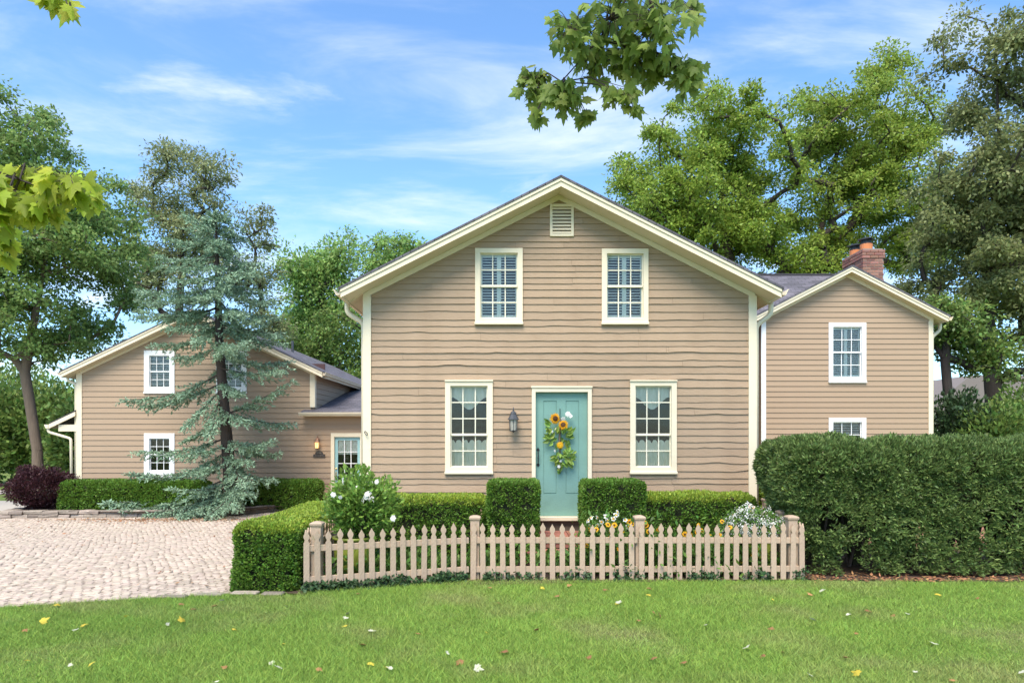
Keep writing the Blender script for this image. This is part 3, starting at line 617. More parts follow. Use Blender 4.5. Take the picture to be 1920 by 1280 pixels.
def swag():
    y = YF + .02; t = thing('sunflower_swag', 'swag of sunflowers and green leaves hanging on teal front door', 'wreath', (fx(1050), y, fz(830)))
    MB().tube([(fx(1050), y, fz(766)), (fx(1050), y - .012, fz(766)), (fx(1050), y - .014, fz(790)), (fx(1051), y - .03, fz(800))], .006, 6).build('hanger', MT['black'], t)
    MB().tube([P(1052, 785, y - .03), P(1049, 820, y - .03), P(1050, 850, y - .03), P(1048, 878, y - .025)], [.014, .016, .012, .004], 6).build('stem', MT['bark'], t)
    ring_flower(t, P(1041, 784.5, y - .10), .105, 16, MT['petal_y'], MT['seed'], .048, (.1, .35), 2, .34)
    ring_flower(t, P(1056, 796, y - .10), .092, 16, MT['petal_y'], MT['seed'], .045, (-.25, -.2), 2, .34)
    ring_flower(t, P(1050, 834.5, y - .09), .068, 14, MT['petal_y'], MT['petal_y'], .03, (0, 0), 3, .4, 'mum')
    rn = random.Random(4)
    me = bpy.data.meshes.new('leaf'); me.from_pydata([(0, 0, 0), (.028, -.012, .045), (.02, -.01, .085), (0, .0, .12), (-.02, -.01, .085), (-.028, -.012, .045), (0, .006, .05)], [], [(0, 1, 6), (1, 2, 6), (2, 3, 6), (3, 4, 6), (4, 5, 6), (5, 0, 6)])
    me.materials.append(MT['green_leaf'])
    spots = [(1030, 793, 150), (1033, 803, 200), (1032, 815, 120), (1040, 808, 170), (1046, 812, 90), (1055, 812, 80), (1063, 815, 20), (1066, 822, 340), (1062, 826, 300), (1036, 824, 215), (1040, 830, 240), (1034, 820, 180),
             (1058, 805, 40), (1068, 812, 30), (1047, 848, 250), (1054, 851, 300), (1064, 850, 60), (1067, 856, 0), (1070, 858, 330), (1062, 860, 290), (1058, 856, 200), (1050, 862, 260), (1044, 862, 220), (1048, 870, 280), (1052, 868, 300), (1045, 855, 200), (1062, 852, 100), (1043, 818, 250), (1053, 820, 280), (1049, 876, 275), (1060, 816, 350), (1031, 798, 170), (1066, 863, 310), (1070, 850, 30)]
    for i in range(130):
        px, py, a = spots[i % len(spots)]; px += rn.gauss(0, 2.4); py += rn.gauss(0, 2.4); a += rn.gauss(0, 28)
        o = link('leaf', me, None, t, P(px, py, y - rn.uniform(.03, .09)) - WL[t.name]); s = rn.uniform(.65, 1.2)
        o.rotation_euler = (rn.gauss(0, .4), R(90 - a), rn.gauss(0, .5)); o.scale = (s, s, s)
    for (px, py, r) in ((1065, 776, .055), (1056, 785, .045), (1070, 780, .04), (1036, 809, .03), (1043, 804, .025), (1040, 845, .028), (1049, 855, .03), (1048, 874, .035), (1051, 864, .025)):
        ring_flower(t, P(px, py, y - .085), r, 7, MT['petal_w'], MT['petal_w'], r * .3, (rn.gauss(0, .4), rn.gauss(0, .4)), 2, .6, 'white_flower')
swag()

# ------------------------------------------------------------------ right wing
YR = 16.6
def rx(px): return (px - 960) * YR / F
def rz(py): return CAMZ - (py - 822) * YR / F
RCX, RHW, RSL, RZA, RHALF = 8.14, 2.08, .515, 5.93, 2.31
wing = thing('side_wing', 'two storey beige gabled wing with brick chimney behind yew hedge', 'house', (RCX, YR, 0))
rw = [(rx(1553), rx(1623), rz(717), rz(605)), (rx(1553), rx(1623), rz(895), rz(783))]
core = MB(); wall_core(core, RCX - RHW, RCX + RHW, YR, YR + .12, 0, 9, [(w[0] + .07, w[1] - .07, w[2] + .07, w[3] - .07) for w in rw], (RCX, RZA - .14, RSL))
zr = RZA - .14 - RSL * RHW
core.box(RCX + RHW - .12, RCX + RHW, YR + .12, 23, 0, zr); core.box(RCX - RHW, RCX - RHW + .12, YR + .12, 18, 0, zr); core.prism([(RCX - RHW, 0), (RCX + RHW, 0), (RCX + RHW, zr), (RCX, RZA - .14), (RCX - RHW, zr)], 'y', 22.9, 23)
core.box(CX + HW + .03, RCX - RHW - .001, YR + .45, YR + .57, 0, 4.55)
core.build('wall', MT['wall'], wing)
MB().box(RCX - RHW + .12, RCX + RHW - .12, YR + 1.5, YR + 1.55, 0, zr).build('inner_wall', MT['room'], wing)
clapboards(wing, lambda u, d, z: (u, YR - d, z), RCX - RHW + .1, RCX + RHW - .1, .1, 9, .1285, (RCX, RZA - .16, RSL), [(w[0] + .03, w[1] - .03, w[2] + .02, w[3] - .03) for w in rw], t=.018, m=MT['siding2'])
clapboards(wing, lambda u, d, z: (u, YR + .45 - d, z), CX + HW + .04, RCX - RHW, .1, 4.5, .1285, None, t=.018, m=MT['siding2'])
for s in (-1, 1):
    xo = RCX + s * RHW; a, b = sorted((xo - s * .105, xo + s * .006)); MB().cbox(a, b, YR - .032, YR - .001, .05, RZA - RSL * RHW - .2, .004).build('corner_board', MT['white'] if s < 0 else MT['trim'], wing)
gable_roof(wing, RCX, RHALF, RZA, RSL, YR - .26, 23.2, YR, RHW, tierd=.16)
for w in rw: window(wing, *w, YR, 3, [1, 1, 1, 1], 2, .105, m='white', content='shutter' if w[3] > 3 else 'blind', proud=.035)
zg2 = RZA - RSL * RHALF
downspout(wing, [(RCX + RHALF + .05, YR + .15, zg2 - .12), (RCX + RHALF + .05, YR + .15, zg2 - .3), (RCX + RHW + .06, YR + .12, zg2 - .48), (RCX + RHW + .06, YR + .12, .1)])
# link roof between the two houses (ridge parallel to the front)
zl0, zl1, yl0, yl1 = 4.62, 6.56, YR + .15, 20.0
me = bpy.data.meshes.new('link_roof'); o_ = WL[wing.name]
vv = [(CX + HW - .6, yl0, zl0), (10.2, yl0, zl0), (10.2, yl1, zl1), (CX + HW - .6, yl1, zl1), (CX + HW - .6, yl1 + 3.2, zl0), (10.2, yl1 + 3.2, zl0)]
vv = [tuple(Vector(v) - o_) for v in vv]; vv += [(v[0], v[1], v[2] - .06) for v in vv]
me.from_pydata(vv, [], [(0, 1, 2, 3), (3, 2, 5, 4), (6, 9, 8, 7), (9, 10, 11, 8), (0, 6, 7, 1), (4, 5, 11, 10), (0, 3, 9, 6), (3, 4, 10, 9), (1, 7, 8, 2), (2, 8, 11, 5)])
uv = me.uv_layers.new(name='UVMap')
for p in me.polygons:
    for li in p.loop_indices: v = me.vertices[me.loops[li].vertex_index].co; uv.data[li].uv = (v.x, v.y * 1.17)
link('link_roof', me, MT['shingle'], wing)
MB().tube([(CX + HW - .6, yl1, zl1 + .0), (10.2, yl1, zl1 + .0)], .05, 6).build('ridge_cap', MT['shingle'], wing)
# chimney: real bricks on the two faces the photo shows
def chimney():
    x0, x1, y0, y1, z0, z1 = 9.38, 9.94, 18.25, 19.35, 4.9, 6.84
    ch = MB().box(x0 + .008, x1 - .008, y0 + .008, y1 - .008, z0, z1 - .01).build('chimney', MT['mortar'], wing); WL[ch.name] = Vector((0, 0, 0))
    bl, bh, g = .203, .066, .011; nrow = int((z1 - z0) / (bh + g))
    meshes = {}
    def brick(lx, ly, loc):
        key = (round(lx, 3), round(ly, 3))
        if key not in meshes:
            m_ = MB().cbox(-lx / 2, lx / 2, -ly / 2, ly / 2, -bh / 2, bh / 2, .005); me_ = bpy.data.meshes.new('brick'); me_.from_pydata(m_.v, [], m_.f); me_.materials.append(MT['brick']); meshes[key] = me_
        link('brick', meshes[key], None, ch, Vector(loc) - wl(ch))
    for r in range(nrow):
        z = z0 + (r + .5) * (bh + g); out = .022 if r >= nrow - 3 else 0
        if z < 5.35: continue
        for face in ('f', 'l', 'r'):
            a0, a1 = (x0, x1) if face == 'f' else (y0 + .1, y1)
            a = a0 - out if face == 'f' else a0; off = (bl + g) / 2 if r % 2 else 0; first = True
            while a < a1 + (out if face == 'f' else 0) - .02:
                L_ = (bl - g) / 2 if (first and off) else bl; first = False; L_ = min(L_, a1 + (out if face == 'f' else 0) - a)
                if L_ > .03:
                    if face == 'f': brick(L_, .1, (a + L_ / 2, y0 + .05 - out, z))
                    elif face == 'l': brick(.1, L_, (x0 + .05 - out, a + L_ / 2, z))
                    else: brick(.1, L_, (x1 - .05 + out, a + L_ / 2, z))
                a += L_ + g
    MB().box(x0 + .02, x1 - .02, y0 + .02, y1 - .02, z1 - .02, z1 + .02).build('crown_mortar', MT['mortar'], ch)
    for (yc, h) in ((y0 + .27, .20), (y0 + .84, .19)):
        xc = x0 + .23; MB().lathe((xc, yc, z1), [(.15, 0), (.16, h)], 4 * 4).build('flue_pot', MT['terracotta'], ch)
        c = MB().lathe((xc, yc, z1 + h), [(.165, 0), (.16, .03), (.13, .035), (.13, .11)], 12); c.lathe((xc, yc, z1 + h + .11), [(.25, 0), (.245, .02), (.02, .09)], 4); c.build('flue_cap', MT['black'], ch)
chimney()

# ------------------------------------------------------------------ rear house (far left)
YL = 20.5
def lx(px): return (px - 960) * YL / F
def lz(py): return CAMZ - (py - 822) * YL / F
LCX, LHW, LSL, LZA, LHALF = -9.5, 3.56, .475, 5.62, 3.87; GB = -.27
rear = thing('rear_house', 'beige gabled house behind blue spruce with teal glazed side door', 'house', (LCX, YL, GB))
lwin = [(lx(271), lx(328), lz(737), lz(657)), (lx(406), lx(463), lz(737), lz(657)), (lx(271), lx(328), lz(893), lz(812))]
ldoor = (lx(621), lx(682), lz(951), lz(811.5)); XE = -2.6
core = MB(); wall_core(core, LCX - LHW, LCX + LHW, YL, YL + .12, GB, 9, [(w[0] + .08, w[1] - .08, w[2] + .08, w[3] - .08) for w in lwin], (LCX, LZA - .14, LSL))
zl_ = LZA - .14 - LSL * LHW
core.box(LCX + LHW - .12, LCX + LHW, YL + .12, 36, GB, zl_); core.box(LCX - LHW, LCX - LHW + .12, YL + .12, 36, GB, zl_)
core.prism([(LCX - LHW, GB), (LCX + LHW, GB), (LCX + LHW, zl_), (LCX, LZA - .14), (LCX - LHW, zl_)], 'y', 35.9, 36)
wall_core(core, LCX + LHW, XE, YL + .001, YL + .121, GB, 2.5, [(ldoor[0] + .05, ldoor[1] - .05, GB, ldoor[3] - .05)])
core.build('wall', MT['wall'], rear)
MB().box(LCX - LHW + .12, XE, YL + 1.6, YL + 1.65, GB, 2.4).build('inner_wall', MT['room'], rear); MB().box(LCX - LHW + .12, LCX + LHW - .12, YL + 1.6, YL + 1.65, 2.41, 4.2).build('inner_wall', MT['room'], rear)
lh = [(w[0] + .03, w[1] - .03, w[2] + .02, w[3] - .03) for w in lwin] + [(ldoor[0] + .03, ldoor[1] - .03, -1, ldoor[3] - .03)]
clapboards(rear, lambda u, d, z: (u, YL - d, z), LCX - LHW + .1, LCX + LHW - .1, GB + .05, 9, .163, (LCX, LZA - .16, LSL), lh, t=.02, m=MT['siding2'])
clapboards(rear, lambda u, d, z: (u, YL - d, z), LCX + LHW - .1, XE, GB + .05, 2.46, .163, None, lh, t=.02, m=MT['siding2'])
clapboards(rear, lambda u, d, z: (LCX + LHW + d, u, z), YL + .02, 30, 2.5, zl_ + .02, .163, None, (), t=.02, m=MT['siding2'])
a = LCX - LHW; MB().cbox(a - .006, a + .16, YL - .034, YL - .001, GB + .03, LZA - LSL * LHW - .21, .004).build('corner_board', MT['trim'], rear)
a = LCX + LHW; MB().cbox(a - .12, a + .03, YL - .034, YL - .001, 2.72, LZA - LSL * LHW - .21, .004).build('corner_board', MT['trim'], rear); MB().box(a + .003, a + .03, YL, YL + .12, 2.72, zl_ - .06).build('corner_board', MT['trim'], rear)
gable_roof(rear, LCX + .02, LHALF, LZA, LSL, YL - .32, 36.3, YL, LHW, tierd=.19)
for i, w in enumerate(lwin): window(rear, *w, YL, 3, [1, 1, 1, 1], 2, .155, m='white', content='blind' if i < 2 else None, proud=.035)
zg3 = LZA - LSL * LHALF
downspout(rear, [(LCX - LHALF - .04, YL + .1, zg3 - .12), (LCX - LHALF - .04, YL + .1, zg3 - .24), (LCX - LHW - .06, YL + .05, zg3 - .36), (LCX - LHW - .06, YL + .05, GB + .05)])
# low link roof over the side door
me = bpy.data.meshes.new('link_roof'); o_ = WL[rear.name]; xa, xb = lx(570), XE
vv = [(xa, YL - .34, 2.58), (xb, YL - .34, 2.58), (xb, YL + 7, 4.05), (LCX + LHW + .02, YL + 7, 4.05), (LCX + LHW + .02, YL + .02, 2.655), (xa, YL + .02, 2.655)]
vv = [tuple(Vector(v) - o_) for v in vv]; vv += [(v[0], v[1], v[2] - .05) for v in vv]
me.from_pydata(vv, [], [(0, 1, 2, 3, 4, 5), (11, 10, 9, 8, 7, 6), (0, 6, 7, 1), (1, 7, 8, 2), (2, 8, 9, 3), (3, 9, 10, 4), (4, 10, 11, 5), (5, 11, 6, 0)])
uv = me.uv_layers.new(name='UVMap')
for p in me.polygons:
    for li in p.loop_indices: v = me.vertices[me.loops[li].vertex_index].co; uv.data[li].uv = (v.x, v.y)
link('link_roof', me, MT['shingle'], rear)
MB().box(xa + .02, xb, YL - .32, YL - .001, 2.44, 2.515).build('eave_soffit', MT['trim'], rear)
MB().prism([(YL - .345, 2.45), (YL - .40, 2.45), (YL - .43, 2.49), (YL - .455, 2.53), (YL - .455, 2.55), (YL - .345, 2.55)], 'x', xa - .03, xb).build('gutter', MT['trim'], rear)
pv = Vector((-8.2, 25.5, LZA - LSL * 1.3)); MB().tube([pv - Vector((0, 0, .1)), pv + Vector((0, 0, .42))], .05, 10).build('vent_pipe', MT['pewter'], rear)
# lean-to on the left side
xl = LCX - LHW
MB().prism([(xl - .005, 2.64), (xl - .80, 2.26), (xl - .80, 2.18), (xl - .005, 2.56)], 'y', YL - .05, YL + 6).build('lean_to_roof', MT['shingle'], rear)
MB().prism([(xl - .005, 2.585), (xl - .80, 2.205), (xl - .80, 2.08), (xl - .005, 2.46)], 'y', YL - .09, YL - .055).build('rake_board', MT['trim'], rear)
MB().box(xl - .55, xl - .005, YL - .02, YL + .08, 2.0, 2.2).build('lean_to_beam', MT['trim'], rear)
MB().prism([(xl - .805, 2.09), (xl - .88, 2.09), (xl - .92, 2.17), (xl - .92, 2.2), (xl - .805, 2.2)], 'y', YL - .1, YL + 6).build('gutter', MT['trim'], rear)
downspout(rear, [(xl - .85, YL - .02, 2.1), (xl - .85, YL - .02, 1.98), (xl - .17, YL - .02, 1.78), (xl - .14, YL - .02, GB + .05)], .04)
# glazed teal side door
f_ = MB(); cw = .10; f_.cbox(ldoor[0], ldoor[0] + cw, YL - .04, YL + .1, GB, ldoor[3], .005); f_.cbox(ldoor[1] - cw, ldoor[1], YL - .04, YL + .1, GB, ldoor[3], .005); f_.cbox(ldoor[0] + cw, ldoor[1] - cw, YL - .039, YL + .1, ldoor[3] - cw - .02, ldoor[3], .005); f_.build('door_frame', MT['trim'], rear)
dx0, dx1, dz0, dz1 = ldoor[0] + cw, ldoor[1] - cw, GB + .02, ldoor[3] - cw - .02; st = .095; d = MB(); y_ = YL + .03
d.box(dx0, dx0 + st, y_, y_ + .04, dz0, dz1); d.box(dx1 - st, dx1, y_, y_ + .04, dz0, dz1); d.box(dx0 + st, dx1 - st, y_ + .0005, y_ + .04, dz1 - .1, dz1); d.box(dx0 + st, dx1 - st, y_ + .0005, y_ + .04, dz0, dz0 + .25)
sd = d.build('side_door', mat('pale_teal_paint', (.30, .50, .50), .45, .04), rear); WL[sd.name] = Vector((0, 0, 0)); ga, gb, gc, gd = dx0 + st, dx1 - st, dz0 + .25, dz1 - .1
mu = MB()
for c in (1, 2): x = ga + (gb - ga) * c / 3; mu.box(x - .011, x + .011, y_ + .004, y_ + .03, gc, gd)
for r in range(1, 5): z = gc + (gd - gc) * r / 5; mu.box(ga, gb, y_ + .005, y_ + .029, z - .011, z + .011)
mu.build('muntins', MT['white'], sd)
for c in range(3):
    for r in range(5): MB().box(ga + (gb - ga) * c / 3 + .012, ga + (gb - ga) * (c + 1) / 3 - .012, y_ + .016, y_ + .019, gc + (gd - gc) * r / 5 + .012, gc + (gd - gc) * (r + 1) / 5 - .012).build('pane', MT['glass'], sd)
MB().box(ga - .02, gb + .02, y_ + .06, y_ + .075, gd - .42, gd + .02).build('valance', MT['sheer'], sd)
MB().tube([(dx0 + .045, y_ - .005, .78), (dx0 + .045, y_ - .04, .74), (dx0 + .045, y_ - .04, .56), (dx0 + .045, y_ - .005, .52)], .014, 6).lathe((dx0 + .045, y_, .88), [(.03, 0), (.03, .02), (.012, .03)], 10, 'y').build('door_handle', MT['brass'], sd)
lamp = lantern('wall_lantern', 'copper wall lantern, lit, on siding left of glazed teal door', lx(597), YL - .022, lz(829), .9, MT['copper'], True)
pd = bpy.data.lights.new('lantern_light', 'POINT'); pd.energy = .8; pd.color = (1, .65, .3); pd.shadow_soft_size = .05; po = bpy.data.objects.new('lantern_light', pd); COL.objects.link(po); po.parent = lamp; po.location = (0, -.32, -.1)
# arched wall plaque
def plaque():
    x, z = lx(599), lz(856.5); y = YL - .023; t = thing('wall_plaque', 'small dark arched wall plaque under the lit lantern', 'sign', (x, y, z))
    arch = [(-.175, 0), (.175, 0), (.175, .085)] + [(.12 * math.cos(a), .085 + .105 * math.sin(a)) for a in np.linspace(0.05, math.pi - .05, 11)] + [(-.175, .085)]
    MB().prism([(x + p[0], z + p[1]) for p in arch], 'y', y - .02, y).build('plate', MT['bronze'], t)
    mk = MB()                                         # worn raised marks: the photograph does not let the characters be read
    for (dx_, dz_, w_, h_) in ((-.052, .128, .030, .052), (0, .132, .032, .058), (.052, .128, .030, .052), (-.10, .042, .055, .016), (-.03, .044, .05, .014), (.045, .042, .06, .016), (.115, .043, .04, .014)):
        mk.cbox(x + dx_ - w_ / 2, x + dx_ + w_ / 2, y - .0235, y - .0195, z + dz_ - h_ / 2, z + dz_ + h_ / 2, .0015)
    mk.build('worn_relief', mat('worn_relief', (.17, .155, .12), .7, .4, 40), t)['kind'] = 'stuff'
plaque()
# neighbour's garage beyond the right wing
ng = thing('neighbour_garage', 'pale neighbouring garage with grey roof far beyond right wing', 'garage', (27, 40, 0))
MB().box(24.3, 31, 40, 46, 0, 3.25).build('wall', MT['wood_n'], ng)
MB().prism([(23.9, 3.2), (26.6, 5.45), (31.4, 5.45), (31.4, 3.2)], 'y', 39.6, 46.4).build('roof', MT['roof_n'], ng)

# ------------------------------------------------------------------ garden structures
def picket_fence():
    t = thing('picket_fence', 'weathered beige picket fence around the front flower bed', 'fence', (.6, 8.6, 0))
    off = WL[t.name]; w = .033
    out = [(-w, 0), (w, 0), (w, .565), (.021, .585), (.019, .60), (.031, .625), (.034, .642), (.029, .662), (.012, .69), (0, .715)]
    out += [(-x, z) for x, z in reversed(out[2:-1])]
    mb = MB().prism(out, 'y', -.009, .009); pmesh = bpy.data.meshes.new('picket'); pmesh.from_pydata(mb.v, [], mb.f); pmesh.materials.append(MT['fence'])
    pts = [Vector((-2.42, 7.93)), Vector((-.52, 8.58)), Vector((1.60, 8.585)), Vector((3.67, 8.60))]
    rn = random.Random(2)
    def picket(p, ang, dz=0):
        o = link('picket', pmesh, None, t, Vector((p.x, p.y, rn.uniform(-.012, .008) + dz)) - off); o.rotation_euler = (rn.gauss(0, .008), rn.gauss(0, .009), ang); s = rn.uniform(.985, 1.015); o.scale = (1, 1, s)
    def rail(a, b, z, hgt=.075):
        d = (b - a); L_ = d.length; ang = math.atan2(d.y, d.x); r = MB().cbox(0, L_, 0, .03, -hgt / 2, hgt / 2, .004); me = bpy.data.meshes.new('rail'); me.from_pydata(r.v, [], r.f); me.materials.append(MT['fence'])
        o = link('rail', me, None, t, Vector((a.x, a.y, z)) - off); o.rotation_euler = (0, rn.gauss(0, .002), ang)
    def post(x, y, h=.80, w_=.056):
        b = MB(); b.box(x - w_, x + w_, y - w_, y + w_, 0, h - .07)
        b.lathe((x, y, h - .07), [(w_ * 1.42, 0), (w_ * 1.45, .012), (w_ * 1.75, .03), (w_ * 1.82, .042), (w_ * 1.82, .055), (w_ * 1.5, .066), (w_ * .6, .078)], 4)
        # turn the square lathe by 45 degrees
        n0 = 8
        c, s = math.cos(math.pi / 4), math.sin(math.pi / 4)
        b.v = b.v[:n0] + [((v[0] - x) * c - (v[1] - y) * s + x, (v[0] - x) * s + (v[1] - y) * c + y, v[2]) for v in b.v[n0:]]
        b.build('post', MT['fence'], t)
    for k, n in ((0, 16), (1, 17), (2, 17)):
        a, b = pts[k], pts[k + 1]; d = b - a; ang = math.atan2(d.y, d.x); nv = Vector((-d.y, d.x)).normalized()
        for i in range(n + (1 if k == 2 else 0)): picket(a + d * ((i + .25) / n if k < 2 else (i + .25) / (n + .4)), ang)
        gap = .02
        for z in (.50, .135): rail(a + d.normalized() * gap + nv * .0105, b - d.normalized() * gap + nv * .0105, z)
    for (x, y) in ((-2.30, 8.06), (-.47, 8.68), (1.62, 8.69), (3.56, 8.70)): post(x, y)
    post(3.68, 9.32, .80, .05); post(4.06, 10.9, .83, .05)
    # returns: right side to the gate post, left side along the hedge
    a, b = Vector((3.70, 8.64)), Vector((3.76, 9.26)); d = b - a
    for i in range(5): picket(a + d * (i + .4) / 5, math.atan2(d.y, d.x))
    for z in (.50, .135): rail(Vector((3.655, 8.76)), Vector((3.70, 9.26)), z)
    a, b = Vector((-2.44, 8.02)), Vector((-2.44, 9.9)); d = b - a
    for i in range(15): picket(a + d * (i + .3) / 15, math.pi / 2)
    for z in (.50, .135): rail(Vector((-2.40, 8.13)), Vector((-2.40, 9.9)), z)
picket_fence()
def brick_steps():
    t = thing('brick_steps', 'red brick steps below the teal front door', 'steps', (.76, 10.6, 0)); off = WL[t.name]
    MB().box(.22, 1.30, 10.25, 11.13, .0, .215).build('step_core', MT['mortar'], t); MB().box(.12, 1.40, 9.85, 10.24, .0, .075).build('step_core', MT['mortar'], t)
    def brick(x0, x1, y0, y1, z0, z1): MB().cbox(x0, x1, y0, y1, z0, z1, .005).build('brick', MT['paver'], t)
    for (xa, xb, ya, yb, zt) in ((.2, 1.32, 10.22, 11.14, .29), (.1, 1.42, 9.82, 10.22, .15)):
        n = int((xb - xa) / .106); w = (xb - xa) / n
        for i in range(n): brick(xa + i * w + .004, xa + (i + 1) * w - .004, ya - .015, ya + .2, zt - .075, zt)          # rowlock nosing
        n2 = int((xb - xa) / .21); w2 = (xb - xa) / n2; y = ya + .21
        while y < yb - .1:
            for i in range(n2): brick(xa + i * w2 + .004, xa + (i + 1) * w2 - .004, y, y + .1, zt - .075, zt - .001)
            y += .108
        for r in range(1 if zt < .2 else 1):
            for i in range(n2): brick(xa + .015 + i * w2 * .98, xa + .015 + i * w2 * .98 + w2 - .014, ya - .0, ya + .1, zt - .145, zt - .081)
brick_steps()
def side_step():
    t = thing('brick_doorstep', 'low red brick doorstep beneath the glazed side door', 'steps', (-5.0, 19.9, GB))
    for r in range(5):
        for i in range(11): x = -6.0 + i * .215 + (r % 2) * .1; MB().cbox(x, x + .205, 19.35 + r * .215, 19.555 + r * .215, GB + .01, GB + .10 + random.uniform(0, .004), .006).build('brick', MT['paver'], t)
side_step()
def stone_wall():
    t = thing('stone_edging_wall', 'low dry stone wall edging the bed before rear house', 'wall', (-10, 17.8, GB)); rn = random.Random(9); off = WL[t.name]
    path = [Vector((-13.55, 18.6)), Vector((-13.15, 17.52)), Vector((-7.6, 18.0)), Vector((-6.15, 19.75))]
    for c in range(2):
        for a, b in zip(path[:-1], path[1:]):
            d = b - a; L_ = d.length; ang = math.atan2(d.y, d.x); s = -rn.uniform(0, .2)
            while s < L_:
                w = rn.uniform(.2, .5); dep = rn.uniform(.24, .34); h = .086; x0 = max(s, 0); x1 = min(s + w - .012, L_)
                if x1 - x0 > .06:
                    p = a + d.normalized() * x0; n = 5; Lw = x1 - x0
                    mb = MB().cbox(0, Lw, rn.uniform(-.03, .02), dep, 0, h + rn.uniform(-.008, .004), .014)
                    mb.v = [(v[0] + rn.uniform(-.012, .012), v[1] + rn.uniform(-.014, .014), v[2] + rn.uniform(-.004, .004)) for v in mb.v]
                    me = bpy.data.meshes.new('stone'); me.from_pydata(mb.v, [], mb.f); o = link('stone', me, MT['stone'], t, Vector((p.x, p.y, GB + .004 + c * .092)) - off); o.rotation_euler = (0, 0, ang + rn.gauss(0, .03))
                s += w
stone_wall()
def raised_bed():
    V = []; nx, ny = 30, 10
    for j in range(ny):
        for i in range(nx):
            x = -13.3 + 7.3 * i / (nx - 1); y0 = 17.7 if x < -7.6 else 17.7 + (x + 7.6) * 1.15; y = y0 + (20.45 - y0) * j / (ny - 1)
            V.append((x, y, GB + .16 + .03 * noise.noise((x * 2, y * 2, 0)) - (.15 if x > -6.2 else 0)))
    i = np.arange(nx * ny).reshape(ny, nx); np_mesh('planting_bed', np.array(V), np.stack([i[:-1, :-1], i[:-1, 1:], i[1:, 1:], i[1:, :-1]], -1).reshape(-1, 4), MT['soil'], kind='structure')
raised_bed()

